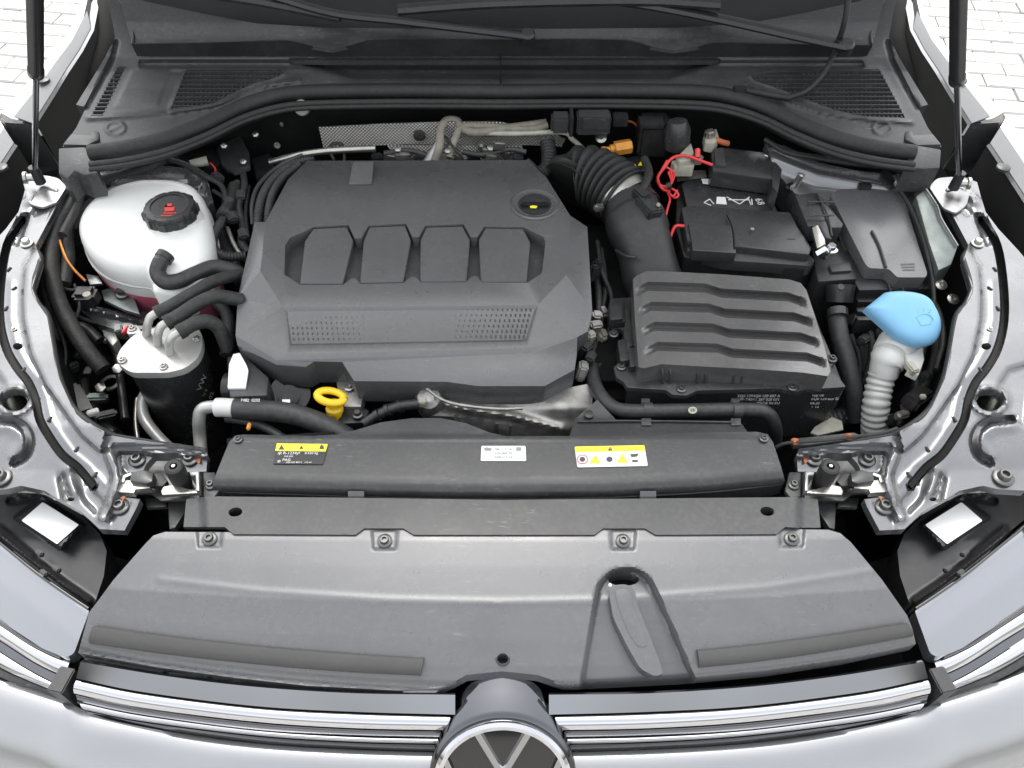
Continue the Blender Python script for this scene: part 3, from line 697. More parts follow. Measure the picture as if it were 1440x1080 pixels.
# ================================================================== HEADLIGHTS
for sd_ in (0, 1):
    mir = MX if sd_ else (lambda q: q); sg = 1 if sd_ else -1
    hl = th('headlight', ('right' if sd_ else 'left') + ' hand headlight unit seen from above, white sticker on black housing', 'headlight', 'headlights')
    hous = [(-60, 690), (0, 692), (60, 694), (112, 722), (140, 750), (150, 775), (146, 810), (132, 852), (122, 848), (90, 826), (50, 796), (0, 754), (-60, 705)]
    def zh(P):
        X = P.copy()
        if sd_: X[:, 0] = 2 * CX - X[:, 0]
        z = lin(X, 690, .80, 760, .808, 850, .80)
        z = z + plat(X, [(22, 728), (58, 700), (118, 738), (86, 772)], 5, .022)
        z = z + ridge(X, [(0, 752), (50, 792), (92, 824), (124, 846)], 5, .014) + ridge(X, [(0, 742), (46, 780)], 3, .006)
        z = z - groove(X, [(14, 705), (60, 697)], 2, 5, .006)
        return z
    sheet('housing', mir(hous), zh, 'black_plastic', hl, step=3, skirt=.04, smooth=45)
    slab('sticker', mir([(30, 732), (60, 706), (111, 738), (80, 765)]), .8315, .0006, 'label_white', hl, 0, r=2)
    slab('ballast', mir([(112, 772), (139, 764), (137, 800), (132, 826), (100, 826)]), .795, .05, 'plastic', hl, .003, label='black module at the inner end')
    for q in ((56, 778), (80, 800), (62, 806)):
        a = mir([q])[0]; box('clip', W(a[0], a[1], .822), (.012, .006, .008), 'black_plastic', hl, rot=(0, 0, sg * .6))
    lens = rnd([(-150, 648), (-60, 716), (0, 764), (50, 805), (92, 836), (126, 858), (104, 919), (92, 925), (60, 912), (0, 873), (-60, 832), (-150, 768)], 5)
    def zl(P):
        X = P.copy()
        if sd_: X[:, 0] = 2 * CX - X[:, 0]
        d = (X[:, 1] - (764 + X[:, 0] * .745)) / 110
        return np.interp(d, [-.2, .05, .12, .5, .95, 1.1], [.812, .812, .810, .802, .788, .782])
    sheet('lens', mir(lens), zl, 'lens', hl, step=4, skirt=.02, smooth=60)
    tube('lens_seal', mir([(-40, 731, .815), (0, 763, .815), (50, 804, .814), (92, 834, .813), (125, 856, .812)]), 2.6, 'gloss_black', hl, n=4)
    tube('lens_edge', mir([(-60, 836, .783), (0, 875, .783), (40, 902, .782), (70, 917, .782), (86, 924, .782)]), 2.2, 'gloss_black', hl, n=4)
    def band(nm, a_, b_, za, zb, m, lip=0):
        a = [W(p[0], p[1], za) for p in cat(mir(a_), 6)]; b = [W(p[0], p[1], zb) for p in cat(mir(b_), 6)]
        grid(nm, [a] + [[x.lerp(y, t) + Vector((0, 0, lip * math.sin(math.pi * t))) for x, y in zip(a, b)] for t in (.25, .5, .75)] + [b], m, hl, thick=.004)
    band('chrome_strip', [(-150, 776), (-60, 840), (0, 879), (40, 906), (72, 922), (98, 931)], [(-150, 798), (-60, 862), (0, 900), (40, 926), (70, 942), (96, 952)], .779, .770, 'chrome', .004)
    band('chrome_groove', [(-150, 800), (-60, 864), (0, 902), (40, 928), (70, 944), (95, 954)], [(-150, 812), (-60, 876), (0, 916), (40, 941), (70, 957), (93, 967)], .766, .762, 'brushed')
    band('chrome_strip', [(-150, 814), (-60, 878), (0, 918), (40, 943), (70, 959), (93, 968)], [(-150, 834), (-60, 900), (0, 938), (40, 957), (70, 969), (90, 979)], .763, .756, 'chrome', .003)
    band('lower_edge', [(-150, 838), (-60, 903), (0, 941), (40, 959), (70, 971), (90, 981)], [(-150, 852), (-60, 915), (0, 952), (50, 971), (95, 985), (98, 986)], .752, .746, 'plastic')
    a = mir([(106, 890)])[0]
    # dark joint between headlight and grille
    slab('joint_block', mir([(122, 866), (112, 925), (105, 950), (98, 985), (88, 984), (97, 935), (108, 915)]), .765, .06, 'dark', hl, .001)

# ================================================================== COWL, SEAL, WIPERS
cw = th('cowl_panel', 'dark grey plastic cowl with slotted vents below the windscreen', 'cowl')
half = [(148, -18), (156, 20), (162, 52), (148, 80), (128, 113), (107, 147), (121, 151), (107, 180), (88, 206), (125, 212), (185, 204), (240, 190), (300, 166), (350, 142), (405, 127), (480, 122), (600, 121), (706, 121)]
cow = half + MX(half[-2::-1]) + [(1240, -18), (1226, 62), (1219, 74), (960, 76), (706, 76), (450, 76), (193, 74), (186, 62), (172, -18)]
gl = [(262, 98), (396, 98), (399, 103), (385, 110), (355, 118), (325, 132), (300, 145), (240, 153)]
gs = [(167, 92), (177, 93), (144, 162), (129, 162)]
grr = [(1055, 106), (1085, 101), (1236, 97), (1273, 166), (1215, 163), (1175, 155), (1140, 142), (1110, 130), (1085, 121), (1062, 114)]
def zc(P):
    z = lin(P, -18, 1.098, 45, 1.062, 80, 1.042, 100, 1.024, 125, 1.012, 206, .985)
    z = z + ridge(P, [(124, 166), (190, 163), (240, 158), (300, 149), (340, 133), (375, 120), (420, 113)], 3, .0035) + ridge(P, MX([(130, 172), (210, 166), (260, 158), (300, 145), (340, 127), (362, 118)]), 3, .0035)
    z = z + ridge(P, gl, 4, .002, True) + ridge(P, grr, 4, .002, True)
    z = z - groove(P, [(200, 90), (706, 92), (1210, 91)], 2, 5, .004)
    z = z - plat(P, [(410, 86), (1010, 86), (940, 109), (500, 109)], 9, .016)
    z = z - groove(P, [(164, 60), (158, 84), (140, 120), (122, 152)], 1, 4, .004) - groove(P, MX([(164, 60), (158, 84), (140, 120), (122, 152)]), 1, 4, .004)
    for c_ in (162, 1241):
        z = z + ridge(P, ell(c_, 180, 13, 9), 1.6, .0015, True) + ridge(P, [(c_ - 9, 184), (c_ + 9, 176)], 2, .001)
    z = z + plat(P, [(185, 98), (240, 99), (222, 148), (160, 152)], 5, .0012)
    return z
def par(l, d): return [(x, y + d) for x, y in l]
_r1 = [tuple(q) for q in cat([(124, 166), (190, 163), (240, 158), (300, 149), (340, 133), (375, 120), (420, 113)], 4)]; _r2 = [tuple(q) for q in cat(MX([(130, 172), (210, 166), (260, 158), (300, 145), (340, 127), (362, 118)]), 4)]
cz = [par(_r1, d) for d in (-4, 4)] + [_r1, _r2, par(_r2, -4), par(_r2, 4)] if False else [_r1, par(_r1, 5)]
sheet('panel', cow, zc, 'plastic', cw, step=2.6, holes=[gl, gs, grr], creases=[_r1], skirt=.02, smooth=50)
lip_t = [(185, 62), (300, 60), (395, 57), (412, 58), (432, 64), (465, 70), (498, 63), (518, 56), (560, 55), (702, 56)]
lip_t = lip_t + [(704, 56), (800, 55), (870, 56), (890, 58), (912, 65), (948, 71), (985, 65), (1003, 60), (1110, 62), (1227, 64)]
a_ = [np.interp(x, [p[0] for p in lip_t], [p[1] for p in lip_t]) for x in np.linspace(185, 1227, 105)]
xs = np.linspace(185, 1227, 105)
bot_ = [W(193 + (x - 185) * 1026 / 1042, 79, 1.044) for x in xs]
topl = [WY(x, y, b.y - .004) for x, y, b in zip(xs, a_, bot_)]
grid('deflector_lip', [bot_, topl, [off(p, 0, .003, .0) for p in topl], [off(p, 0, .004, -.006) for p in topl]], 'black_plastic', cw, smooth=50, flip=False)  # darker plastic than the cowl: shade on the lip's front face put into its colour
zl_ = float(np.mean([p.z for p in topl]))
up_ = [(166, -12), (205, 2), (290, 20), (360, 33), (460, 39), (706, 41)]; up_ = up_ + MX(up_[-2::-1])
dpoly_ = up_ + [(x, y) for x, y in zip(xs[::-1], a_[::-1])]
sheet('deflector_top', dpoly_, lambda P: lin(P, -12, 1.105, 30, 1.088, 55, zl_ - .002, 75, zl_ - .012), 'plastic', cw, step=5, skirt=.006)
for (px, m_) in ((703, 0),): tube('panel_seam', [(703, 57, zl_ - .003), (703, 76, 1.048), (704, 95, 1.030), (704, 118, 1.016)], .9, 'dark', cw, n=3, ns=6)
for sd_ in (0, 1):
    mir = MX if sd_ else (lambda q: q)
    tube('side_rib', mir([(165, -8, 1.10), (180, 22, 1.086), (187, 45, 1.076), (186, 62, 1.066)]), 1.6, 'plastic', cw, n=4)
    slab('mount_tab', mir([(100, 188), (128, 190), (128, 183), (140, 184), (139, 196), (122, 204), (88, 203)]), .992, .012, 'plastic', cw, .002)
# vent slats: rows with fine cross bars
def vent(poly, dy, dx, slant):
    bm = bmesh.new(); P = np.array(poly); lo, hi = P.min(0), P.max(0)
    def seg(p0, p1, r0):
        a, b = Vector(p0), Vector(p1); d = (b - a); 
        if d.length < 1e-4: return
        n = Vector((0, 0, 1)); s_ = d.normalized().cross(n).normalized() * r0
        v = [bm.verts.new(q) for q in (a - s_ + n * .001, b - s_ + n * .001, b + s_ + n * .001, a + s_ + n * .001, a - s_ - n * .006, b - s_ - n * .006, b + s_ - n * .006, a + s_ - n * .006)]
        for f in ((0, 1, 2, 3), (0, 1, 5, 4), (1, 2, 6, 5), (2, 3, 7, 6), (3, 0, 4, 7)): bm.faces.new([v[i] for i in f])
    y = lo[1] + dy * .5
    def span(y):
        X = []
        for (x0, y0), (x1, y1) in zip(P, np.roll(P, -1, 0)):
            if (y0 > y) != (y1 > y): X.append(x0 + (y - y0) / (y1 - y0) * (x1 - x0))
        return sorted(X)
    rows_ = []
    while y < hi[1]:
        X = span(y)
        for x0, x1 in zip(X[::2], X[1::2]):
            zz = [float(zc(np.array([[x, y]]))[0]) for x in (x0, x1)]
            seg(W(x0 - 1, y, zz[0]), W(x1 + 1, y, zz[1]), .0011)
            x = math.ceil(x0 / dx) * dx
            while x < x1:
                za = float(zc(np.array([[x, y]]))[0]); ya = min(y + dy, hi[1]); k = slant * (x - 706)
                seg(W(x, y, za - .0012), W(x + k * dy, ya, float(zc(np.array([[x, ya]]))[0]) - .0012), .0009); x += dx
        y += dy
    return bmo('vent_slats', bm, 'plastic', cw, None, kind='stuff')
vent(gl, 6.0, 6.2, .0012); vent(gs, 5.6, 40, 0); vent(grr, 6.0, 6.2, .0012)
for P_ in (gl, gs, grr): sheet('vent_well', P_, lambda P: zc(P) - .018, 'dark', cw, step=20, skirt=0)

sl = th('hood_seal', 'ribbed black rubber seal curving along the front of the cowl', 'seal')
hs_ = [(126, 215), (180, 208), (235, 195), (290, 174), (340, 150), (385, 136), (430, 130), (520, 128), (610, 128), (706, 129)]
hs_ = hs_ + MX(hs_[-2::-1])
def sz(x): return .998 + .012 * (1 - ((x - 706) / 580) ** 2)
def seal_path(dy, dz, dyw=0): return [tuple(off(W(x, y + dy * (1 + .12 * abs(x - 706) / 580), sz(x) + dz), 0, dyw, 0)) for x, y in hs_]
sweep('bulb', cat(seal_path(0, 0), 8), [.0128] * (18 * 8 + 1), 'rubber', sl, ns=14)
sweep('rib', cat(seal_path(15, -.006), 8), [.0055] * (18 * 8 + 1), 'rubber', sl, ns=10)
sweep('rib', cat(seal_path(21, -.010), 8), [.0042] * (18 * 8 + 1), 'rubber', sl, ns=10)
sweep('foot', cat(seal_path(20, -.024, .012), 8), [.013] * (18 * 8 + 1), 'rubber', sl, ns=8)
slab('end_block', [(82, 208), (120, 206), (137, 234), (137, 243), (118, 246), (104, 240), (94, 252), (82, 243)], Pl(206, 1.0, 246, .985), .045, 'plastic', sl, .003)
slab('end_block', MX([(88, 210), (127, 203), (140, 236), (112, 237), (90, 236)]), Pl(206, 1.0, 246, .985), .045, 'plastic', sl, .003)

def wiper(label, path, wd, blade, bw):
    t = th('windscreen_wiper', label, 'wiper', 'wipers resting below the windscreen')
    P = [W(*p) for p in path]; Q = [Vector(q) for q in cat([tuple(p) for p in P], 5)]
    def ribbon(Q, w0, w1, h):
        bm = bmesh.new(); R_ = []
        for i, q in enumerate(Q):
            d = (Q[min(i + 1, len(Q) - 1)] - Q[max(i - 1, 0)]).normalized(); s_ = d.cross(Vector((0, 0, 1))).normalized(); k = w0 + (w1 - w0) * i / (len(Q) - 1)
            n_ = s_.cross(d)
            R_.append([bm.verts.new(q + s_ * a * k + n_ * b * h) for a, b in ((-1, 0), (-.7, .8), (0, 1.), (.7, .8), (1, 0), (.9, -.6), (-.9, -.6))])
        for a, b in zip(R_[:-1], R_[1:]):
            for j in range(7): bm.faces.new((a[j], a[(j + 1) % 7], b[(j + 1) % 7], b[j]))
        bm.faces.new(R_[0][::-1]); bm.faces.new(R_[-1]); return bm
    bmo('arm', ribbon(Q, wd, wd * .6, .006), 'strut_black', t)
    Q = [Vector(q) for q in cat([tuple(W(*p)) for p in blade], 5)]
    bmo('blade', ribbon(Q, bw, bw * .9, .008), 'black_plastic', t)
    e = P[0]; lathe('pivot_cap', e, (0, -.3, 1), [(.013, -.012), (.013, .004), (.009, .008)], 'black_plastic', t, ns=20)
wiper('black wiper arm running up to the left from the cowl middle', [(742, 50, 1.092), (690, 44, 1.096), (560, 29, 1.106), (470, 19, 1.114), (380, -6, 1.13)], .012, [(480, 24, 1.104), (380, 4, 1.115), (300, -8, 1.125)], .012)
wiper('black wiper arm sweeping down to the right above the right vent', [(1190, 64, 1.086), (1120, 50, 1.094), (1000, 24, 1.108), (900, 6, 1.118), (800, -6, 1.13)], .016, [(1012, 6, 1.122), (900, 0, 1.125), (700, 4, 1.122), (560, 14, 1.112)], .014)
t = th('loose_cable', 'thin black cable hanging across the right cowl vent', 'cable')
tube('cable', [(1194, -12, 1.16), (1188, 30, 1.12), (1176, 66, 1.075), (1160, 100, 1.045), (1135, 127, 1.025), (1108, 138, 1.016)], 4, 'rubber', t, n=8)
tube('cable_end', [(1110, 138, 1.016), (1085, 134, 1.018), (1060, 129, 1.018), (1040, 126, 1.016)], 4.6, 'rubber', t, n=4)
box('cable_clip', W(1040, 128, 1.016), (.022, .016, .014), 'black_plastic', t)

# ================================================================== GAS STRUTS
for sd_ in (0, 1):
    g_ = th('gas_strut', ('right' if sd_ else 'left') + ' hood gas strut, black cylinder on a bright rod' , 'gas strut', 'hood gas struts')
    if not sd_: b0, m0, t0 = (53, 248, .968), (50.5, 104), (49, 0)
    else: b0, m0, t0 = (1345, 256, .968), (1346, 114), (1348, 0)
    B = W(*b0); Mi = WY(m0[0], m0[1], B.y - .075); T0 = WY(t0[0], t0[1], B.y - .075 - .075 * 104 / 145)
    d = (T0 - Mi).normalized(); T = Mi + d * .36
    sweep('rod', [B + Vector((0, 0, .01)), Mi], .0042, 'brushed', g_, ns=14)
    sweep('cylinder', [Mi - d * .002, Mi, Mi + d * .012, Mi + d * .013, T], [.0085, .0105, .0105, .0098, .0098], 'strut_black', g_, ns=20)
    sweep('rod_end', [B + Vector((0, 0, -.012)), B + Vector((0, 0, .018))], [.0085, .0075], 'black_plastic', g_, ns=16)
    sgn = 1 if sd_ else -1
    lathe('ball_stud', B + Vector((sgn * .004, 0, -.002)), (sgn, -.2, .1), [(.006, 0), (.006, .012), (.010, .013), (.010, .017), (.004, .018)], 'zinc', g_, ns=18)
    mir = MX if sd_ else (lambda q: q)
    if sd_: pl = [(1306, 262), (1318, 250), (1340, 248), (1362, 254), (1366, 264), (1360, 288), (1345, 300), (1326, 292)]
    else: pl = [(32, 256), (38, 248), (64, 246), (82, 250), (94, 262), (80, 284), (58, 292), (40, 286)]
    slab('bracket', pl, .948, .004, 'raw_steel', g_, .0015, r=5)

# ================================================================== FRONT COVER (radiator trim) WITH RELEASE LEVER
fc = th('front_cover', 'broad grey plastic trim panel in front of the lock carrier', 'cover')
fo = [(205, 764), (216, 753), (232, 748), (490, 749), (512, 744), (570, 744), (592, 749), (828, 749), (850, 744), (908, 744), (930, 749), (1084, 747), (1100, 744), (1165, 745), (1182, 750), (1196, 762), (1240, 815), (1276, 866), (1283, 884), (1288, 905),
      (1190, 926), (1080, 943), (960, 954), (860, 959), (795, 962), (776, 956), (756, 949), (706, 944), (656, 949), (636, 960), (618, 968), (560, 971), (430, 964), (330, 953), (220, 938), (110, 918), (125, 862), (160, 815)]
fbot = lambda x: 972 - 55 * ((x - 706) / 590) ** 2
rec = rnd([(817, 968), (828, 905), (836, 855), (842, 822), (862, 803), (890, 800), (912, 812), (930, 850), (952, 900), (980, 968)], 10)
def zf(P):
    t_ = (P[:, 1] - 748) / (fbot(P[:, 0]) - 748)
    z = np.interp(t_, [-.1, .05, .22, .45, .455, .67, .675, .85, 1.0], [.880, .879, .874, .8665, .8662, .8515, .8512, .8375, .820])
    z = z + ridge(P, [(225, 815), (370, 832), (540, 843), (706, 847), (870, 843), (1080, 826), (1230, 802)], 5, .0006)
    for (x, y) in ((295, 758), (541, 761), (876, 761), (1113, 758)):
        z = z - plat(P, [(x - 18, y - 15), (x + 18, y - 15), (x + 16, y + 11), (x - 16, y + 11)], 3, .0028)
    z = z - plat(P, rec, 9, .020)
    z = z - np.where(t_ > .93, .006 * sst((t_ - .93) / .08), 0)
    return z
sheet('panel', fo, zf, 'front_plastic', fc, step=2.8, holes=[ell(707, 926, 8, 7.5, 16), ell(877, 815, 22, 9, 18)], creases=[[(x, 748 + (fbot(x) - 748) * k) for x in np.linspace(xa, xb, 60)] for k in (.45, .67) for xa, xb in ((215 - 60 * k, 815), (985, 1205 + 60 * k))], skirt=.02, smooth=48)
def zf1(x, y): return float(zf(np.array([[x, y]], float))[0])
for (x, y) in ((295, 758), (541, 761), (876, 761), (1113, 758)): bolt(x, y, zf1(x, y) + .0005, 10.5, fc, 'dark_bolt', axis=(0, -.12, 1))
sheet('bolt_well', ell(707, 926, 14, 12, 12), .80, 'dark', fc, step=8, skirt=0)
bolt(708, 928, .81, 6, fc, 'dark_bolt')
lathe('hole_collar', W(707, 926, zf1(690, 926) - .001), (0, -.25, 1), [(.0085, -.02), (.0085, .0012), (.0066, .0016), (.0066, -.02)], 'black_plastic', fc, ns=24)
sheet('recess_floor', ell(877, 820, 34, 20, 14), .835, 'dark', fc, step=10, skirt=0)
# foam pads
def pad(a, b, hh, lab):
    A = cat(a, 8); B = cat(b, 8); n = len(A)
    bm = bmesh.new(); R_ = []
    for p, q in zip(A, B):
        p, q = np.array(p), np.array(q); r_ = []
        for t_, h_ in ((0, 0), (.03, .004), (.12, .0075), (.5, .0085), (.82, .0075), (.95, .004), (1, -.004)):
            x, y = p + (q - p) * t_; v = W(x, y, zf1(x, y)); r_.append(bm.verts.new(v + Vector((0, -.3 * h_, h_))))
        R_.append(r_)
    for u, v in zip(R_[:-1], R_[1:]):
        for j in range(6): bm.faces.new((u[j], u[j + 1], v[j + 1], v[j]))
    bm.faces.new(R_[0]); bm.faces.new(R_[-1])
    bmo('foam_pad', bm, 'foam', fc, 40, label=lab)
pad([(135, 880), (240, 894), (380, 909), (490, 918), (597, 925)], [(127, 906), (240, 922), (380, 937), (490, 946), (592, 951)], .008, 'long foam pad on the left')
pad([(979, 914), (1060, 906), (1160, 893), (1272, 876)], [(982, 940), (1060, 932), (1160, 918), (1282, 896)], .008, 'foam pad on the right')
# vent slots along the front edge
for (a, b) in (((238, 948), (292, 953)), ((300, 954), (425, 966)), ((440, 967), (562, 973)), ((120, 927), (230, 946))):
    tube('edge_slot', [(a[0], a[1] - 1, .805), (b[0], b[1] - 1, .805)], 2.2, 'plastic', fc, n=4, ns=6)
slab('corner_step', [(566, 966), (578, 957), (616, 958), (620, 968), (612, 976), (566, 975)], .812, .02, 'front_plastic', fc, .002)
lv = th('release_lever', 'grey plastic hood release lever lying in its recess', 'lever')
lp = rnd([(856, 832), (862, 823), (880, 821), (893, 828), (896, 850), (910, 885), (926, 925), (933, 948), (920, 951), (900, 940), (880, 905), (862, 868)], 7)
slab('handle', lp, Pl(820, .868, 950, .830), .014, 'front_plastic', lv, .0055, seg=4)
slab('thumb_pad', rnd([(864, 830), (880, 827), (889, 836), (889, 852), (902, 884), (912, 908), (898, 911), (884, 890), (870, 856)], 6), Pl(820, .8688, 950, .8308), .004, 'front_plastic', lv, .0015)
bolt(858, 823, .862, 2.4, lv, 'white'); 

# ================================================================== LOCK CARRIER STRIP
lc = th('lock_carrier', 'flat grey plastic strip behind the front cover', 'panel')
so_ = [(292, 698), (500, 700), (706, 703), (912, 701), (1122, 699), (1150, 702), (1154, 742), (1122, 742), (1104, 741), (1092, 751), (936, 752), (922, 752), (907, 743), (848, 743), (836, 752), (594, 752), (582, 752), (567, 743), (512, 743), (500, 752), (328, 751), (316, 741), (258, 741), (262, 702)]
sheet('panel', so_, lambda P: lin(P, 698, .884, 752, .882) - plat(P, [(285, 690), (255, 690), (255, 760), (288, 760)], 4, .006) - plat(P, [(1124, 690), (1160, 690), (1160, 760), (1124, 760)], 4, .006), 'plastic', lc, step=5, holes=[ell(331, 720, 10, 6.5, 14, -.15), ell(1079, 719, 10, 6.5, 14, .15)], skirt=.006)
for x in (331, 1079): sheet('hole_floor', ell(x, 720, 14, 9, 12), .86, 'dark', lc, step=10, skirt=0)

# ================================================================== FAN DUCT COVER WITH LABELS
dc = th('air_duct_cover', 'long grey plastic duct cover between engine and lock carrier carrying three labels', 'cover')
do = [(322, 622), (330, 613), (342, 611), (440, 613), (474, 611), (500, 605), (535, 594), (580, 588), (620, 588), (655, 595), (688, 608), (712, 613), (800, 613), (900, 610), (1064, 607), (1080, 611), (1087, 622), (1098, 655), (1104, 676), (1090, 680), (1000, 688), (900, 694), (800, 697), (706, 698), (560, 696), (420, 692), (320, 688), (298, 688), (300, 676)]
def zd(P):
    b_ = np.interp(P[:, 0], [290, 420, 560, 706, 850, 1000, 1110], [689, 692, 696, 698, 696, 688, 677])
    d = b_ - P[:, 1]
    z = np.interp(d, [-5, 0, 6, 14, 24, 80, 110], [.872, .8785, .886, .8905, .8925, .896, .897])
    z = z - np.where(P[:, 1] < 614, .002, 0) + ridge(P, [(345, 615), (500, 614), (706, 615), (900, 613), (1062, 610)], 1.8, .0012)
    return z
sheet('panel', do, zd, 'plastic', dc, step=3.5, skirt=.03, smooth=50)
bolt(335, 618, .8965, 6.5, dc); bolt(1074, 617, .8965, 6.5, dc)
for x in (500, 911): slab('clip_tab', [(x - 11, 690), (x + 12, 690), (x + 12, 704), (x - 11, 704)], Pl(688, .8885, 704, .878), .008, 'cover_plastic', dc, .001)
tube('front_rim', [(302, 692, .872), (420, 696, .872), (560, 700, .872), (706, 702, .872), (850, 700, .872), (1000, 692, .872), (1100, 681, .872)], 1.8, 'black_plastic', dc, n=5)
for xa, xb in ((300, 500), (512, 900), (920, 1100)): pass
# gap liner under the front edge
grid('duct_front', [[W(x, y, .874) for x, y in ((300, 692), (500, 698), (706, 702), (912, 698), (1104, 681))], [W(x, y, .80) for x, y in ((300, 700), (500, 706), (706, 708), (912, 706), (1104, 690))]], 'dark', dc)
def lab(nm, poly, m, label):
    p_ = Pl(610, .8963, 680, .8934); s_ = slab(nm, poly, p_ + .0006, .0007, m, dc, 0, r=2, label=label); return p_ + .0008
hz = lab('label_sticker', [(389, 623), (462, 624), (454, 653), (384, 652)], 'label_black', 'yellow and black refrigerant warning label')
flat('label_band', [[(389.5, 623.5), (461, 624.5), (458, 635), (387, 634)]], hz, 'label_yellow', dc, .0002)
def tri(x, y, s): return [(x - s, y + s * .8), (x + s, y + s * .8), (x, y - s * .8)]
flat('label_symbols', [tri(396, 629, 4.5), tri(424, 629, 3.2), [(449, 632), (456, 632), (455, 627), (452, 625), (450, 628)]], hz, 'print', dc, .0004)
text('R-1234yf', 410, 637.5, hz, 6.5, 'label_white', dc, lift=.0005); text('0.520 kg', 438, 637.5, hz, 5.5, 'label_white', dc, lift=.0005)
text('SAE J639', 406, 642, hz, 3.5, 'label_white', dc, lift=.0005); text('PAG', 403, 647, hz, 6, 'label_white', dc, lift=.0005); text('5Q0 820 803 C   110 ml', 420, 650.5, hz, 3.6, 'label_white', dc, lift=.0005)
text('*', 393, 640, hz, 14, 'label_white', dc, lift=.0005); text('*', 392, 651, hz, 12, 'label_white', dc, lift=.0005)
hz = lab('label_sticker', [(677, 627), (739, 627), (740, 648), (676, 648)], 'label_white', 'small white part number label')
for i, s_ in enumerate(('04L 115 561', '5Q0 906 051', '3G8 010 341')): text(s_, 709, 632 + i * 5.6, hz, 5.2, 'print_grey', dc, lift=.0005)
flat('label_symbols', [[(680, 631), (684, 629), (692, 631), (690, 634), (682, 634)], [(726, 629), (733, 629), (733, 634), (726, 634)]], hz, 'print_grey', dc, .0004)
hz = lab('label_sticker', [(808, 628), (906, 626), (911, 655), (812, 657)], 'label_white', 'white warning label with yellow header and triangles')
flat('label_band', [[(808.5, 628.2), (906, 626.2), (907.5, 634), (809, 636)]], hz, 'label_yellow', dc, .0002)
flat('label_symbols', [tri(858, 631, 3.6), ell(819, 646, 4, 3.6, 12), ell(857, 646, 4.5, 3.8, 10), [(886, 639), (898, 638), (896, 642), (888, 643)], [(889, 647), (897, 647), (897, 650), (889, 650)]], hz, 'print', dc, .0005)
flat('label_signs', [tri(837, 645.5, 8), tri(875, 644.5, 8)], hz, 'label_yellow', dc, .0004)
bm_ring = [[ell(819, 646, 7.5, 6.2, 20)]]
tube('label_ring', [(p[0], p[1], .8958) for p in ell(819, 646, 7.2, 6, 13)] + [(826.2, 646, .8958)], .6, 'red_print', dc, n=3, ns=5)
text('!', 837, 646.5, hz, 9, 'print', dc, lift=.0006); text('!', 875, 645.5, hz, 9, 'print', dc, lift=.0006); text('!', 858, 631.5, hz, 5, 'label_yellow', dc, lift=.0008)

# ================================================================== HOOD LATCHES
for sd_ in (0, 1):
    mir = MX if sd_ else (lambda q: q); sg = 1 if sd_ else -1
    lt = th('hood_latch', 'steel hood latch with rubber stop on the ' + ('right, beside the washer filler side' if sd_ else 'left, beside the coolant tank side'), 'latch', 'hood latches')
    m1 = lambda p: mir([p])[0]
    slab('base_plate', mir([(170, 664), (205, 660), (212, 640), (244, 640), (252, 660), (292, 660), (294, 694), (282, 702), (226, 704), (212, 694), (170, 694)]), .862, .004, 'dark_bolt', lt, .001)
    slab('catch_plate', mir([(167, 682), (172, 675), (190, 675), (192, 678), (209, 678), (211, 686), (190, 688), (188, 693), (166, 692)]), .884, .010, 'zinc', lt, .001)
    slab('catch_arm', mir([(172, 668), (184, 664), (186, 667), (176, 671), (174, 678), (170, 678)]), .886, .006, 'zinc', lt, .0008)
    slab('lever', mir([(184, 664), (200, 660), (216, 664), (214, 677), (206, 680), (182, 676)]), .892, .010, 'satin_plastic', lt, .002)
    slab('hook', mir([(226, 690), (230, 684), (242, 682), (246, 673), (252, 672), (253, 684), (266, 688), (277, 689), (278, 693), (228, 696)]), .882, .006, 'zinc', lt, .001)
    slab('guide', mir([(266, 664), (280, 662), (280, 690), (275, 690), (275, 668), (268, 669)]), .890, .022, 'raw_steel', lt, .001)
    slab('spring_cover', mir([(205, 668), (226, 664), (236, 676), (228, 684), (210, 682)]), .880, .008, 'black_plastic', lt, .002)
    a, b = m1((258, 682)), m1((244, 656)); A, B = W(a[0], a[1], .868), W(b[0], b[1], .912)
    ax = (B - A).normalized(); L = (B - A).length
    lathe('rubber_stop', A, ax, [(.0115, 0), (.012, L * .9), (.0115, L), (.009, L + .0015), (.005, L + .001), (.004, L - .006)], 'rubber', lt, ns=24)
    lathe('stop_pin', B, ax, [(.0022, -.004), (.0022, .0022)], 'zinc', lt, ns=12)
    a = m1((296, 682)); bolt(a[0], a[1], .880, 8, lt); slab('side_tab', mir([(286, 664), (302, 664), (308, 690), (300, 700), (286, 698)]), .8785, .006, 'plastic', lt, .001)
    slab('lower_tab', mir([(204, 700), (232, 700), (234, 712), (206, 714)]), .848, .006, 'dark_bolt', lt, .001)
    slab('lower_bracket', mir([(236, 702), (262, 703), (260, 720), (246, 742), (238, 744)]), .845, .01, 'plastic', lt, .001)
t = th('release_cable', 'black bowden cable with red clips beside the right latch', 'cable')
tube('sheath', [(1085, 632, .885), (1102, 624, .90), (1120, 622, .905), (1160, 619, .91), (1210, 613, .918), (1240, 609, .92), (1262, 602, .925)], 2.5, 'rubber', t, n=6)
slab('guide', [(1112, 617), (1200, 608), (1212, 612), (1204, 617), (1116, 628)], .9, .006, 'black_plastic', t, .001)
for p in ((1118, 621), (1194, 614)): box('clip', W(p[0], p[1], .904), (.009, .009, .006), 'rust', t)

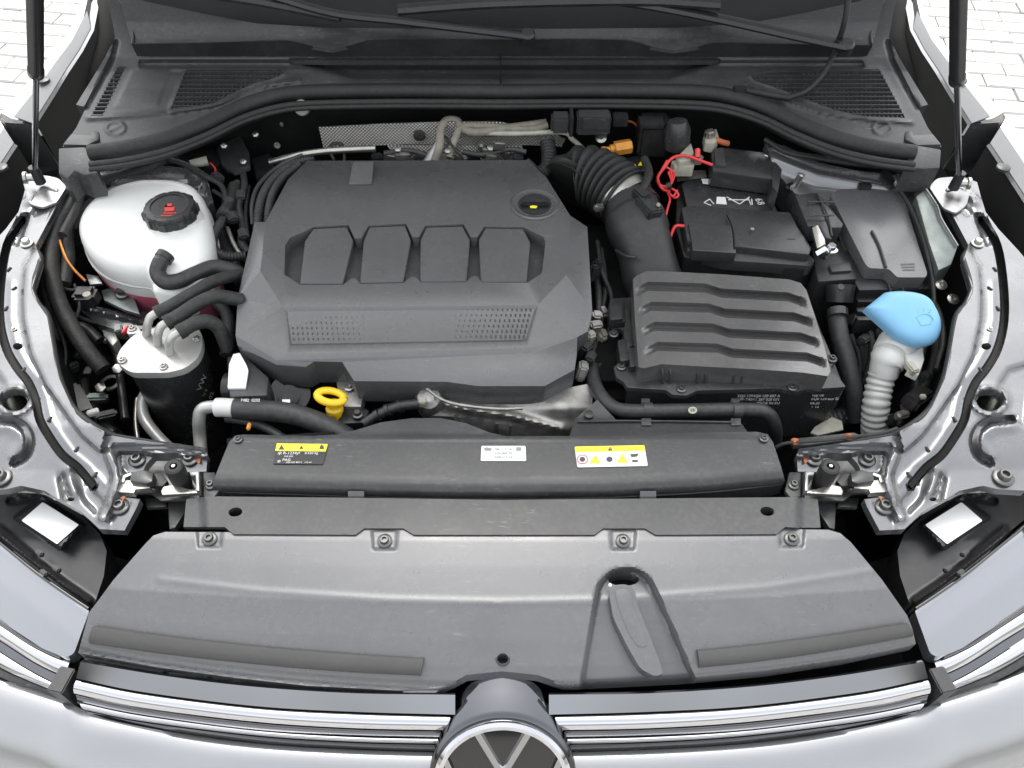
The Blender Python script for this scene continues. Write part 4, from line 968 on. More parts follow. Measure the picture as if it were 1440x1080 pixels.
# ================================================================== ENGINE COVER
ec_ = th('engine_cover', 'faceted dark grey plastic engine cover with four trapezoid panels', 'engine cover')
pz = lambda y: float(np.interp(y, [222, 310, 340, 390], [.948, .946, .942, .933]))
up = [(400, 386), (401, 345), (408, 334), (433, 323), (440, 318.5), (490, 316), (499, 335), (508, 334.5), (518, 317), (571, 314), (580, 333), (589, 333), (598, 317), (652, 315), (662, 333), (671, 333), (681, 318), (736, 319), (764, 333), (767, 340), (762, 384)]
lo = [(400, 386), (422, 400), (483, 400), (494, 391), (500, 391), (507, 399), (567, 397.5), (578, 389), (585, 389), (592, 397), (655, 396.5), (664, 388), (671, 388), (678, 397), (742, 397), (762, 384)]
bm = bmesh.new(); VC = {}
def V(p, z):
    k = (round(p[0]), round(p[1]))
    if k not in VC: VC[k] = bm.verts.new(W(p[0], p[1], z))
    return VC[k]
A_ = (432, 226, .948); B_ = (742, 225, .948); B2 = (768, 249, .9475); C_ = (802, 303, .946); D_ = (800, 348, .941); E_ = (762, 384, .933); F_ = (400, 386, .933); G_ = (369, 356, .941); H_ = (373, 312, .945); A2 = (405, 252, .947)
K_ = (366, 381, .936); L_ = (796, 386, .936); I_ = (398, 432, .919); J_ = (757, 429, .919); M_ = (742, 489, .900); N_ = (404, 497, .900)
O_ = (390, 507, .8965); P_ = (331, 472, .907); Q_ = (334, 420, .918); R_ = (358, 312, .938); R2 = (372, 308, .9445)
S_ = (826, 319, .938); T_ = (833, 438, .914); U_ = (827, 466, .905); W_ = (748, 496, .8965); X_ = (812, 474, .900)
v3 = lambda p: V(p, p[2])
# top plateau (outline above the panels)
f = [v3(A_), v3(B_), v3(B2), v3(C_), v3(D_), v3(E_)] + [V(p, pz(p[1])) for p in up[-2:0:-1]] + [v3(F_), v3(G_), v3(H_), v3(A2)]
bm.faces.new(f)
bm.faces.new([v3(F_)] + [V(p, .9335 - .012 * (p[1] - 386) / 46) for p in lo[1:-1]] + [v3(E_), v3(J_), v3(I_)])
for q in ([G_, F_, I_, K_], [E_, D_, L_, J_], [H_, G_, K_, Q_, R_], [K_, I_, N_, O_, P_, Q_], [C_, S_, T_, L_, D_], [L_, T_, U_, X_, W_, M_, J_], [N_, M_, W_, O_]):
    bm.faces.new([v3(p) for p in q])
# perforated band, set back 1 mm inside a rim
ib = [(402, 436, .9168), (754, 433, .9168), (741, 480, .9025), (408, 486, .9025)]
band = [v3(I_), v3(J_), v3(M_), v3(N_)]; inn = [V(p, p[2]) for p in ib]
for i in range(4): bm.faces.new((band[i], band[(i + 1) % 4], inn[(i + 1) % 4], inn[i]))
inn2 = [V((p[0] + d, p[1] + e), p[2] - .0012) for p, d, e in zip(ib, (2, -2, -2, 2), (2, 2, -2, -2))]
for i in range(4): bm.faces.new((inn[i], inn[(i + 1) % 4], inn2[(i + 1) % 4], inn2[i]))
bm.faces.new(inn2)
# lower front shelf
sh = [(334, 486, .900), (389, 513, .893), (430, 516, .892), (441, 509, .894), (481, 509, .894), (498, 536, .888), (628, 537, .888), (650, 540, .887), (672, 543, .886), (766, 543, .886), (808, 520, .890), (811, 500, .895)]
bm.faces.new([v3(P_), v3(O_), v3(W_), v3(X_)] + [v3(p) for p in sh[::-1]])
bmesh.ops.recalc_face_normals(bm, faces=bm.faces[:])
if sum(q.normal.z for q in bm.faces) < 0: bmesh.ops.reverse_faces(bm, faces=bm.faces[:])
ce = [e for e in bm.edges if not e.is_boundary and e.calc_face_angle(0) > R(3)]
be = [e for e in bm.edges if e.is_boundary]
hole_keys = {(round(p[0]), round(p[1])) for p in up + lo}
ex = bmesh.ops.extrude_edge_only(bm, edges=be)['geom']
rim = [e for e in be]
hole_v = {VC[k] for k in hole_keys if k in VC}
nv = [v for v in ex if isinstance(v, bmesh.types.BMVert)]
for v in nv:
    o = min(VC.values(), key=lambda q: (q.co - v.co).length_squared)
    if o in hole_v: v.co.z -= .022
    else: v.co.z -= .050; v.co.y += .004
bmesh.ops.triangulate(bm, faces=[f for f in bm.faces if len(f.verts) > 4])
bmesh.ops.recalc_face_normals(bm, faces=bm.faces[:])
dg_ = [e for e in bm.edges if not e.is_boundary and e.calc_face_angle(0) > R(4)]
bmesh.ops.bevel(bm, geom=dg_, offset=.0016, segments=2, affect='EDGES', profile=.5, clamp_overlap=True)
bmo('shell', bm, 'cover_plastic', ec_, 24, recalc=False)
slab('window_floor', [(396, 392), (398, 330), (435, 316), (740, 313), (772, 332), (768, 388), (742, 404), (422, 406)], .922, .004, 'plastic', ec_, 0)
blk = [[(440, 321), (488, 318.5), (497, 337), (482, 398.5), (421, 398.5), (428, 339)], [(519, 319), (570, 316.5), (578, 336), (567, 396), (505.5, 397.5), (511, 337)],
       [(599, 319), (651, 317.5), (661, 336), (656, 395), (590.5, 396), (591, 336)], [(682, 320), (736, 321), (746, 340), (741, 395.5), (676, 396), (673, 336)]]
for q in blk:
    cx_, cy_ = np.mean([p[0] for p in q]), np.mean([p[1] for p in q])
    slab('inset_panel', q, Pl(318, .9435, 398, .9285), .03, 'cover_plastic', ec_, .0035, seg=3, zb=.914)
# bump near the rear edge
slab('rear_bump', [(496, 226), (526, 226), (523, 258), (490, 259)], Pl(222, .962, 262, .949), .02, 'cover_plastic', ec_, .003)
# perforations of the band
pf = []
pb = Pl(433, .9162, 482, .9018)
for j in range(6):
    y0 = 439 + j * 7.6
    for i in range(17):
        x = 409 + j * .9 + i * 6.6 + .02 * i * i * 2; s_ = 1.25 - i * .055
        if x < 512 and s_ > .3: pf.append([(x - s_, y0 - 1.8 * s_ / 1.25), (x + s_, y0 - 1.8 * s_ / 1.25), (x + s_, y0 + 1.8 * s_ / 1.25), (x - s_, y0 + 1.8 * s_ / 1.25)])
    y0 = 436 + j * 7.4
    for i in range(18):
        x = 746 - j * 1.9 - i * 6.3 - .04 * i * i; s_ = 1.25 - i * .05
        if x > 640 and s_ > .3: pf.append([(x - s_, y0 - 1.8 * s_ / 1.25), (x + s_, y0 - 1.8 * s_ / 1.25), (x + s_, y0 + 1.8 * s_ / 1.25), (x - s_, y0 + 1.8 * s_ / 1.25)])
flat('perforations', pf, pb, 'label_black', ec_, .0006, kind='stuff')
# oil filler recess ring on the cover
oc = W(752, 287, .946)
lathe('filler_rim', oc, (0, 0, 1), [(.0405, -.004), (.040, .0006), (.037, .0022), (.0315, .0008), (.030, -.012)], 'cover_plastic', ec_, ns=48)
cap = child('oil_filler_cap', ec_, 'black oil filler cap with a yellow can symbol')
lathe('cap_disc', oc + Vector((0, 0, -.006)), (0, 0, 1), [(.0285, -.01), (.0285, .0), (.027, .0066), (.010, .0072)], 'black_plastic', cap, ns=40)
box('cap_grip', oc + Vector((0, -.002, .004)), (.046, .014, .010), 'black_plastic', cap, bevel=.003)
flat('oil_symbol', [[(745, 290), (749, 289), (756, 290), (754, 293), (746, 293)]], oc.z + .0095, 'label_yellow', cap, .0004)

# ================================================================== ENGINE BEHIND / UNDER THE COVER
en_ = th('engine', 'cast alloy and black engine body showing below the engine cover', 'engine')
box('block', (-.03, .95, .66), (.52, .40, .36), 'dark', en_, bevel=.02)
sheet('front_casting', [(596, 556), (612, 562), (640, 562), (700, 562), (760, 560), (800, 545), (826, 540), (834, 556), (832, 575), (820, 590), (800, 604), (760, 606), (700, 596), (640, 586), (604, 584)],
      lambda P: lin(P, 540, .850, 575, .838, 606, .815) + ridge(P, [(612, 564), (660, 576), (720, 585), (790, 603)], 6, .008) + .012 * np.exp(-(((P[:, 0] - 790) / 30) ** 2 + ((P[:, 1] - 570) / 20) ** 2)), 'alloy', en_, step=3, skirt=.05)
lathe('casting_boss', W(604, 562, .85), (0, -.5, 1), [(.022, -.04), (.021, 0), (.016, .012), (.008, .016), (.004, .014)], 'alloy', en_, ns=20)
tube('casting_lip', [(600, 546, .87), (622, 562, .868), (650, 570, .862), (700, 575, .858), (735, 574, .856)], 2.6, 'alloy', en_, n=5)
box('plug', W(594, 566, .862), (.012, .010, .012), 'bone', en_); 
slab('side_bracket', [(470, 520), (486, 514), (500, 535), (512, 548), (508, 572), (484, 572), (476, 556)], .845, .02, 'alloy', en_, .003)
bolt(491, 545, .848, 7, en_, 'zinc'); bolt(503, 583, .845, 8, en_, 'dark_bolt', True)
slab('black_flange', [(470, 575), (500, 568), (520, 576), (512, 594), (478, 596)], .84, .02, 'black_plastic', en_, .004)
tube('sensor_plug', [(512, 596, .85), (535, 582, .858), (560, 572, .862), (588, 568, .862)], 8, 'black_plastic', en_, n=5)
for p, r in (((545, 577), 9.5), ((562, 572), 9.5), ((530, 584), 8.5)): tube('plug_ring', [(p[0] - 2, p[1] + 1, .86), (p[0] + 3, p[1] - 1, .862)], r, 'black_plastic', en_, n=2)
tube('drive_pulley', [(408, 560, .80), (408, 553, .835)], 28, 'satin_plastic', en_, n=3, ns=28)
tube('pulley_hub', [(406, 560, .82), (406, 556, .85)], 15, 'black_plastic', en_, n=3, ns=24)
tube('pulley_hub', [(404, 566, .83), (404, 562, .862)], 8, 'black_plastic', en_, n=3, ns=20)
flat('hub_mark', [[(397, 562), (408, 562), (408, 568), (397, 568)]], .8635, 'label_white', en_)
sweep('intake_drum', [W(318, 545, .845), W(340, 546, .845), W(360, 547, .845), W(376, 548, .845)], [.022, .024, .024, .022], 'black_plastic', en_, ns=28)
slab('drum_label', [(328, 498), (337, 496), (346, 512), (349, 520), (345, 545), (320, 545), (322, 512)], Pl(488, .890, 545, .880), .004, 'white', en_, .0005, label='white label on the drum left of the cover')
slab('side_box', [(318, 500), (346, 500), (378, 530), (376, 556), (322, 558)], .876, .05, 'plastic', en_, .006)
# right side machinery in the gap beside the cover
for i, (x, y, r_, m_) in enumerate(((838, 448, 7, 'alloy'), (836, 462, 9, 'alloy'), (828, 476, 7, 'bone'), (822, 494, 9, 'black_plastic'), (828, 508, 10, 'black_plastic'), (818, 522, 9, 'alloy'), (834, 384, 5, 'black_plastic'), (840, 376, 5, 'black_plastic'))):
    box('fitting', W(x, y, .86 if y > 400 else .89), (r_ * .0022, .014, .03), m_, en_, rot=(.2, .1, .3 * i), bevel=.003)
tube('side_pipe', [(836, 370, .86), (842, 420, .86), (838, 470, .84), (830, 530, .83)], 5, 'hose', en_, n=6)

dp = th('oil_dipstick', 'yellow ring handle of the oil dipstick', 'dipstick')
c_ = W(465, 558, .872); rg_ = []
for i in range(33):
    a = 2 * math.pi * i / 32; rg_.append(c_ + Vector((math.cos(a) * .0178, math.sin(a) * .010, math.sin(a) * .001 - math.cos(a) * .005)))
sweep('ring', rg_, .0046, 'yellow', dp, ns=12, caps=False, prof=lambda i, a: 1 + .25 * abs(math.sin(a)))
lathe('stem', W(471, 578, .845), (0, .2, 1), [(.010, -.05), (.010, -.002), (.0125, 0), (.0125, .006), (.009, .009), (.007, .018)], 'yellow', dp, ns=20)

# ================================================================== HEAT SHIELD AND REAR WIRING
hs2 = th('heat_shield', 'silver embossed heat shield foil on the firewall behind the engine', 'heat shield')
def ysheet(name, poly, yf, m, par, step=6, thick=.002):
    pts = dens(poly, step); bm = bmesh.new(); n = len(pts)
    ft = [bm.verts.new(WY(p[0], p[1], yf(p[0]))) for p in pts]; bk = [bm.verts.new(v.co + Vector((0, thick, 0))) for v in ft]
    bm.faces.new(ft); bm.faces.new(bk[::-1])
    for i in range(n): bm.faces.new((ft[i], ft[(i + 1) % n], bk[(i + 1) % n], bk[i]))
    return bmo(name, bm, m, par, 30)
ysheet('upper_foil', [(448, 179), (540, 174), (640, 171), (700, 171), (772, 184), (795, 196), (790, 206), (735, 204), (640, 203), (570, 203), (455, 208)], lambda x: 1.255, 'foil', hs2)
ysheet('lower_foil', [(545, 205), (640, 204), (735, 205), (730, 236), (640, 238), (560, 236)], lambda x: 1.235, 'foil', hs2)
lathe('rivet', WY(590, 190, 1.252), (0, -1, 0), [(.011, 0), (.011, .002), (.005, .003), (.004, -.004)], 'dark_bolt', hs2, ns=20)
lm = th('wiring_loom', 'cloth taped wiring loom running along the firewall behind the engine', 'wiring')
tube('taped_loop', [(612, 226, .925), (618, 205, .945), (620, 182, .96), (628, 170, .965), (642, 170, .965), (650, 180, .958), (670, 186, .955), (715, 180, .958), (768, 173, .962)], 6, 'cloth_tape', lm, n=8)
tube('taped_loop', [(632, 222, .93), (640, 195, .95), (652, 178, .96), (690, 178, .96), (745, 182, .958), (770, 176, .962)], 5, 'cloth_tape', lm, n=8)
tube('loom_branch', [(660, 186, .955), (720, 188, .953), (790, 186, .955), (805, 196, .945), (818, 208, .93), (828, 222, .91)], 3.6, 'bone', lm, n=8)
tube('loom_branch', [(596, 236, .915), (606, 222, .925), (616, 205, .94)], 7, 'alloy', lm, n=4)
tube('thin_wire', [(470, 225, .925), (464, 212, .935), (470, 202, .94), (480, 203, .938), (484, 216, .93), (484, 228, .92)], 2.2, 'rubber', lm, n=6)
tube('thin_wire', [(622, 188, .955), (640, 210, .945), (652, 224, .93)], 2, 'rubber', lm, n=4)
for (x, y, z, a, m_) in ((552, 219, .925, .1, 'zinc'), (548, 222, .922, 0, 'zinc'), (686, 214, .93, 0, 'zinc'), (702, 205, .945, .2, 'zinc'), (690, 222, .925, 0, 'alloy'), (620, 222, .922, .4, 'bone'), (648, 223, .922, -.3, 'alloy')):
    box('terminal', W(x, y, z), (.022, .008, .016), m_, lm, rot=(0, .2, a), bevel=.002)
tube('silver_tube', [(380, 228, .91), (430, 216, .93), (480, 211, .937), (528, 209, .938)], 5, 'zinc', lm, n=6)
cn = th('control_connector', 'black rectangular connector block on the firewall right of the heat shield', 'connector')
box('housing', WY(834, 172, 1.235), (.058, .03, .034), 'plastic', cn, bevel=.003); box('cover', WY(838, 173, 1.218), (.048, .006, .024), 'plastic', cn, bevel=.002)
box('inlet', WY(788, 172, 1.235), (.032, .028, .03), 'plastic', cn, bevel=.004); box('band', WY(803, 172, 1.233), (.006, .034, .038), 'rubber', cn); box('outlet', WY(872, 168, 1.24), (.026, .02, .018), 'black_plastic', cn)
tube('wire', [(880, 170, .955), (890, 172, .95), (896, 178, .94)], 1.5, 'copper_wire', cn, n=3)
oc2 = th('orange_connector', 'orange plug connector in front of the firewall', 'connector')
P0, P1 = W(846, 212, .93), W(888, 205, .935); d = (P1 - P0)
sweep('body', [P0 + d * .42, P0 + d * .45, P0 + d * .95, P1], [.010, .0125, .0125, .011], 'orange', oc2, ns=6, smooth=30)
sweep('neck', [P0, P0 + d * .12, P0 + d * .13, P0 + d * .28, P0 + d * .29, P0 + d * .42], [.007, .007, .0055, .0055, .008, .008], 'orange', oc2, ns=12)
tube('wire', [(846, 212, .93), (834, 216, .925), (822, 219, .92)], 1.4, 'rubber', oc2, n=3)
bp = th('brake_reservoir', 'black rounded brake booster body below the seal on the right', 'brake booster')
box('body', WY(918, 190, 1.25), (.055, .05, .065), 'black_plastic', bp, bevel=.006); box('body_step', WY(916, 172, 1.235), (.042, .03, .008), 'black_plastic', bp); 
sweep('bottle', [WY(952, 205, 1.215), WY(953, 182, 1.215), WY(953, 170, 1.218)], [.022, .022, .016], 'satin_plastic', bp, ns=24)
slab('sticker_plate', [(876, 222), (912, 216), (920, 246), (888, 252)], .915, .01, 'black_plastic', bp, .002)
flat('warning_dot', [ell(888, 234, 6.5, 4, 18)], .9155, 'label_yellow', bp)
flat('warning_sign', [tri(901, 230, 4)], .9155, 'label_yellow', bp); text('DOT 4', 901, 241, .9155, 6, 'label_yellow', bp)
lathe('stud', W(845, 194, .945), (0, -.6, 1), [(.010, 0), (.010, .002), (.005, .004), (.004, .012)], 'zinc', bp, ns=16)

# ================================================================== INTAKE HOSE + ELBOW + AIR BOX
ih = th('intake_hose', 'corrugated black rubber intake hose behind the air filter box', 'hose')
tube('bellows', [(802, 262, .905), (812, 250, .912), (832, 250, .918), (856, 262, .918), (880, 280, .915)], 44, 'rubber', ih, n=12, ns=48, corr=.16, pitch=11)
P0, P1 = W(874, 276, .916), W(884, 287, .912)
r0 = 40 * ppm(P0)
sweep('clamp_band', [P0, P1], r0 * 1.0, 'zinc', ih, ns=40)
box('clamp_screw', W(842, 292, .93), (.018, .012, .012), 'zinc', ih, rot=(0, .3, .6), bevel=.003)
sweep('cuff', [P1 - (P1 - P0) * .1, P1 + (P1 - P0) * 1.3], r0 * .95, 'satin_plastic', ih, ns=40)
tube('vent_pipe', [(770, 200, .94), (772, 220, .93), (768, 238, .92), (752, 248, .915)], 11, 'rubber', ih, n=10, ns=20, corr=.14, pitch=5)
el = th('intake_elbow', 'black plastic intake elbow joining hose and air filter box', 'duct')
Q = [W(*p) for p in [(886, 292, .912), (892, 308, .91), (900, 330, .905), (908, 355, .89), (915, 385, .875), (920, 400, .86)]]; Q = cat([tuple(q) for q in Q], 6)
k_ = len(Q); rad = list(np.interp(np.arange(k_), [0, 6, 7, 12, 13, 20, k_ - 1], [.046, .047, .0505, .0495, .0465, .0455, .048]))
sweep('tube', Q, rad, 'duct_plastic', el, ns=40)
tube('rib', [(866, 352, .905), (880, 360, .915), (895, 362, .922)], 2, 'satin_plastic', el, n=4)
box('mass_sensor', W(912, 292, .955), (.03, .042, .02), 'satin_plastic', el, rot=(.1, .2, .5), bevel=.003); box('sensor_plug', W(902, 276, .96), (.02, .03, .02), 'black_plastic', el, rot=(0, 0, .5), bevel=.003)
tube('sensor_cable', [(900, 270, .96), (908, 258, .962), (912, 240, .958), (906, 224, .955)], 6, 'tape', el, n=6)
box('sensor_tab', W(926, 288, .966), (.006, .008, .004), 'bone', el)

ab = th('air_filter_box', 'black air filter box with four stepped louvres in its lid', 'air filter box')
lidp = [(890, 393), (896, 387), (910, 381), (945, 382), (1020, 386), (1110, 393), (1126, 398), (1134, 408), (1148, 450), (1160, 490), (1168, 522), (1164, 529), (1130, 524), (1060, 519), (1000, 516), (930, 512), (905, 518), (898, 516), (893, 450)]
def za(P):
    z = lin(P, 380, .925, 530, .902)
    x, y = P[:, 0], P[:, 1]
    for i in range(4):
        y0 = 396 + 28.2 * i; x0 = 894 + 4.5 * i; xm = 992 + 5.5 * i; x1 = 1134 + 9 * i
        # each louvre: steep drop then a gentle rise; shifts lower past the middle step
        sh_ = np.interp(x, [x0, x0 + 17, xm, xm + 22, x1 - 26, x1], [9, 0, 2.5, 9.5, 15, 24])
        yy = y - (y0 + sh_)
        dep = np.interp(x, [x0 - 2, x0 + 14, xm, xm + 20, x1 - 8, x1], [0, .008, .008, .011, .011, 0])
        prof = np.interp(yy, [0, 4.5, 8, 13], [0, 1, 1, 0])
        z = z - dep * prof
    z = z - np.where(x < 905, .004 * sst((905 - x) / 12), 0)
    return z
lcr = []
for i in range(4):
    y0 = 396 + 28.2 * i; x0 = 894 + 4.5 * i; xm = 992 + 5.5 * i; x1 = 1134 + 9 * i
    for d in (0, 4.5, 8, 13):
        lcr.append([(x, y0 + d + np.interp(x, [x0, x0 + 17, xm, xm + 22, x1 - 26, x1], [9, 0, 2.5, 9.5, 15, 24])) for x in (x0 + 5, x0 + 14, x0 + 17, xm, xm + 20, xm + 22, x1 - 26, x1 - 10)])
sheet('lid', lidp, za, 'lid_plastic', ab, step=2.2, creases=lcr, skirt=.034, smooth=20)
# flange and lower box
slab('flange', rnd([(882, 545), (876, 536), (866, 530), (863, 516), (874, 508), (884, 512), (880, 470), (872, 462), (858, 462), (858, 420), (884, 418), (1140, 430), (1160, 500), (1172, 498), (1178, 506), (1168, 516), (1190, 544), (1130, 548), (1120, 551), (1104, 548), (1096, 546), (980, 549), (966, 556), (946, 555), (936, 548)], 3), .872, .008, 'satin_plastic', ab, .0015)
slab('lower_box', [(884, 548), (880, 470), (884, 430), (1142, 432), (1188, 546), (1180, 549)], .863, .11, 'satin_plastic', ab, .002)
for (x, y) in ((874, 516), (958, 547), (1114, 545), (1170, 505), (863, 470)):
    bolt(x, y, .873, 7, ab, 'dark_bolt')
for i, x in enumerate((934, 983, 1033, 1082, 1130)):
    for d in (0, 11):
        a, b = W(x + d - 3 + i * .3, 517 + i * .6, .895), W(x + d - 2, 537, .874)
        sweep('rib', [a, a.lerp(b, .5) + Vector((0, -.003, .002)), b], .0022, 'satin_plastic', ab, ns=8)
for i, (x, y) in enumerate(((862, 438), (868, 492), (876, 476), (882, 500))): slab('side_rib', [(x, y - 14), (x + 16, y - 18), (x + 18, y + 14), (x + 4, y + 16)], .884, .03, 'black_plastic', ab, .003)
slab('pocket', [(856, 425), (876, 423), (877, 448), (858, 450)], .89, .05, 'black_plastic', ab, .003)
# printed lettering on the box front
yb = W(960, 548.5, .863).y + .0006
def wall_text(s_, px, py, size, m='label_white'):
    p = WY(px, py, yb - .0015); text(s_, 0, 0, 0, size, m, ab, M=Matrix.Translation(p) @ Matrix.Rotation(R(72), 4, 'X'), at=p)
for s_, x, y in (('5Q0 129', 1048, 557), ('>PP-T40<', 1049, 562), ('3Q0 129 607 A', 1078, 557), ('1 287 020 071', 1079, 562), ('MADE IN EU', 1080, 567)): wall_text(s_, x, y, 6)
for s_, x, y in (('Typ 04', 1150, 556), ('5Q0 129 620 D', 1160, 561), ('04.20', 1146, 567), ('T 12', 1146, 572)): wall_text(s_, x, y, 6)
flat('code_patch', [], .86, 'label_white', ab) if False else None

# ================================================================== COOLANT PIPE IN FRONT OF THE AIR BOX
cp = th('coolant_pipe', 'grey rubber coolant pipe with clips in front of the air filter box', 'pipe')
tube('pipe', [(832, 515, .85), (836, 538, .855), (848, 560, .86), (868, 575, .862), (900, 578, .863), (975, 577, .863), (1055, 576, .862), (1080, 582, .857), (1090, 602, .83), (1090, 622, .79)], 10, 'hose', cp, n=8, ns=18)
for x in (910, 1036):
    a, b = W(x - 6, 577, .863), W(x + 7, 577, .863); sweep('clip', [a, b], 11.4 * ppm(a), 'plastic', cp, ns=18)
    slab('clip_foot', [(x - 8, 588), (x + 6, 588), (x + 6, 598), (x - 8, 598)], .868, .004, 'plastic', cp, .001); slab('clip_head', [(x - 8, 560), (x + 4, 560), (x + 4, 568), (x - 8, 568)], .866, .006, 'plastic', cp, .001)
flat('pipe_mark', [ell(974, 577, 6.5, 5, 16)], .8738, 'bone', cp, .0003); text('25', 974, 577, .8742, 7, 'print', cp)
rs = th('radiator_shroud', 'black plastic radiator shroud edge behind the duct cover', 'shroud')
sheet('ledge', [(808, 590), (840, 562), (866, 590), (1040, 592), (1056, 614), (800, 616)], lambda P: lin(P, 560, .868, 590, .862, 616, .872), 'plastic', rs, step=6, skirt=.03)
tube('ledge_rim', [(812, 593, .866), (900, 592, .866), (1040, 594, .866)], 1.6, 'plastic', rs, n=3)
lathe('boss', W(828, 583, .866), (0, 0, 1), [(.007, 0), (.007, .002), (.004, .003)], 'plastic', rs, ns=16)
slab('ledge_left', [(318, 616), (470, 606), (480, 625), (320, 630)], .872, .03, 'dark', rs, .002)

# ================================================================== COOLANT TANK
ct = th('coolant_tank', 'white translucent coolant expansion tank', 'coolant tank')
tk = [(114, 335), (118, 312), (134, 292), (160, 276), (195, 265), (230, 263), (262, 266), (284, 278), (296, 305), (303, 340), (302, 375), (292, 398), (270, 410), (240, 412), (218, 406), (208, 394), (180, 390), (148, 380), (126, 362)]
tk = [tuple(p) for p in cat(tk, 3, True)]
pillow('body', tk, .936, .905, .815, 'tank', ct, top=.70, bot=.86, n=8)
tk2 = [(p[0] * .93 + 212 * .07, p[1] * .93 + 340 * .07) for p in tk]
a0 = [W(p[0], p[1], .903) for p in tk]; c0 = sum(a0, Vector()) / len(a0)
sweep('moulding_seam', [c0 + (p - c0) * 1.003 + Vector((0, 0, -.018)) for p in a0] + [c0 + (a0[0] - c0) * 1.003 + Vector((0, 0, -.018))], .0026, 'white_plastic', ct, ns=8, caps=False)
pl_ = []
for p in a0: pl_.append(c0 + (p - c0) * 1.0)
grid('fluid_level', [[c0 + (p - c0) * .985 + Vector((0, 0, -.040)) for p in a0 + a0[:1]], [c0 + (p - c0) * .955 + Vector((0, 0, -.062)) for p in a0 + a0[:1]], [c0 + (p - c0) * .90 + Vector((0, 0, -.086)) for p in a0 + a0[:1]]], 'coolant', ct, label='pink coolant showing through the tank foot', thick=.001)
slab('outlet_block', [(206, 356), (232, 350), (262, 356), (268, 400), (244, 412), (214, 408)], .916, .06, 'tank', ct, .008, seg=3)
nc = W(243, 305, .938)
lathe('neck', nc + Vector((0, 0, -.012)), (0, 0, 1), [(.048, -.01), (.046, .004), (.042, .010), (.042, .014)], 'tank', ct, ns=40)
cc = child('cap', ct, 'black ribbed screw cap with red warning print')
lathe('cap_body', nc, (0, 0, 1), [(.0405, 0), (.0410, .004), (.0410, .016), (.038, .0215), (.030, .023), (.029, .0215), (.006, .0212)], 'black_plastic', cc, ns=60, arms=lambda i, a: 1.0 if i > 3 else 1 - .05 * (math.cos(a * 10) > .55))
for i in range(10):
    a = 2 * math.pi * (i + .5) / 10; box('grip_rib', nc + Vector((math.cos(a) * .0405, math.sin(a) * .0405, .010)), (.006, .010, .016), 'plastic', cc, rot=(0, 0, a), bevel=.002)
lathe('cap_ring', nc + Vector((0, 0, .0222)), (0, 0, 1), [(.0315, -.001), (.0315, .001), (.0285, .001), (.0285, -.001)], 'satin_plastic', cc, ns=40)
zz = nc.z + .0216
flat('warning_print', [[(231, 292), (246, 291), (245, 297), (232, 298)], [(226, 303), (252, 302), (252, 303.4), (226, 304.4)], [(235, 287), (242, 286.5), (242, 290), (235, 290.5)], [(230, 299.5), (248, 299), (248, 300.6), (230, 301)]], zz, 'red_print', cc, kind='stuff')
ch_ = th('coolant_hose', 'thick black hose curving from the tank outlet to the engine', 'hose')
tube('hose', [(233, 360, .950), (225, 370, .948), (222, 384, .938), (232, 396, .93), (252, 395, .925), (275, 385, .922), (300, 376, .918), (325, 380, .912), (345, 390, .905)], 11, 'hose', ch_, n=8, ns=18)
tube('cuff', [(234, 358, .951), (229, 365, .949)], 12.5, 'black_plastic', ch_, n=2, ns=20)
box('clamp_ear', W(222, 364, .956), (.01, .008, .008), 'dark_bolt', ch_)

# ================================================================== FUEL FILTER
ff = th('fuel_filter', 'black fuel filter canister with pale metal lid and three pipe stubs', 'fuel filter')
lidf = rnd([(163, 505), (168, 492), (184, 474), (196, 466), (230, 458), (272, 456), (284, 468), (285, 487), (278, 504), (260, 518), (236, 524), (184, 524), (170, 515)], 8)
slab('lid', lidf, .885, .012, 'lid_alloy', ff, .002)
cb = W(232, 494, .87); rc = 53 * ppm(cb)
lathe('canister', cb, (0.02, 0, 1), [(rc * .9, -.2), (rc * .98, -.19), (rc, -.02), (rc * 1.0, .002)], 'satin_plastic', ff, ns=48)
for (x, y) in ((186, 462), (172, 507), (230, 516), (277, 477)): bolt(x, y, .886 if y > 470 else .884, 6, ff, 'zinc')
slab('lid_ear', rnd([(178, 470), (180, 458), (192, 456), (200, 468)], 4), .8835, .01, 'lid_alloy', ff, .0015)
for q, r_ in (([(206, 470, .886), (207, 460, .904), (211, 447, .917), (220, 440, .922)], 6), ([(222, 484, .886), (222, 472, .906), (226, 460, .918), (234, 454, .922)], 6), ([(239, 497, .886), (238, 485, .906), (242, 474, .918), (252, 467, .922)], 6)):
    tube('pipe_stub', q, r_, 'lid_alloy', ff, n=6, ns=14)
# lettering on the canister side
for s_, x, y, sz_ in (('VW', 284, 538, 15), ('02', 297, 556, 11), ('N 0', 288, 552, 7)):
    dv = (WY(x, y, 0.7) - Vector((0, 0, CAMZ))).normalized()
    o_ = Vector((0, 0, CAMZ)); A2d = Vector((o_.x - cb.x, o_.y - cb.y)); d2 = Vector((dv.x, dv.y)); a = d2.dot(d2); b = 2 * A2d.dot(d2); c2 = A2d.dot(A2d) - (rc * 1.01) ** 2; disc = b * b - 4 * a * c2
    if disc > 0:
        t_ = (-b - math.sqrt(disc)) / (2 * a); p = o_ + dv * t_; nrm = Vector((p.x - cb.x, p.y - cb.y, 0)).normalized(); ux = Vector((-nrm.y, nrm.x, 0)); uy = Vector((0, 0, 1))
        Mx = Matrix((( *ux, ), (*uy,), (*nrm,))).transposed().to_4x4(); Mx = Matrix.Translation(p + nrm * .0006) @ Mx @ Matrix.Rotation(R(35), 4, 'Z'); text(s_, 0, 0, 0, sz_, 'bone', ff, M=Mx, at=p)
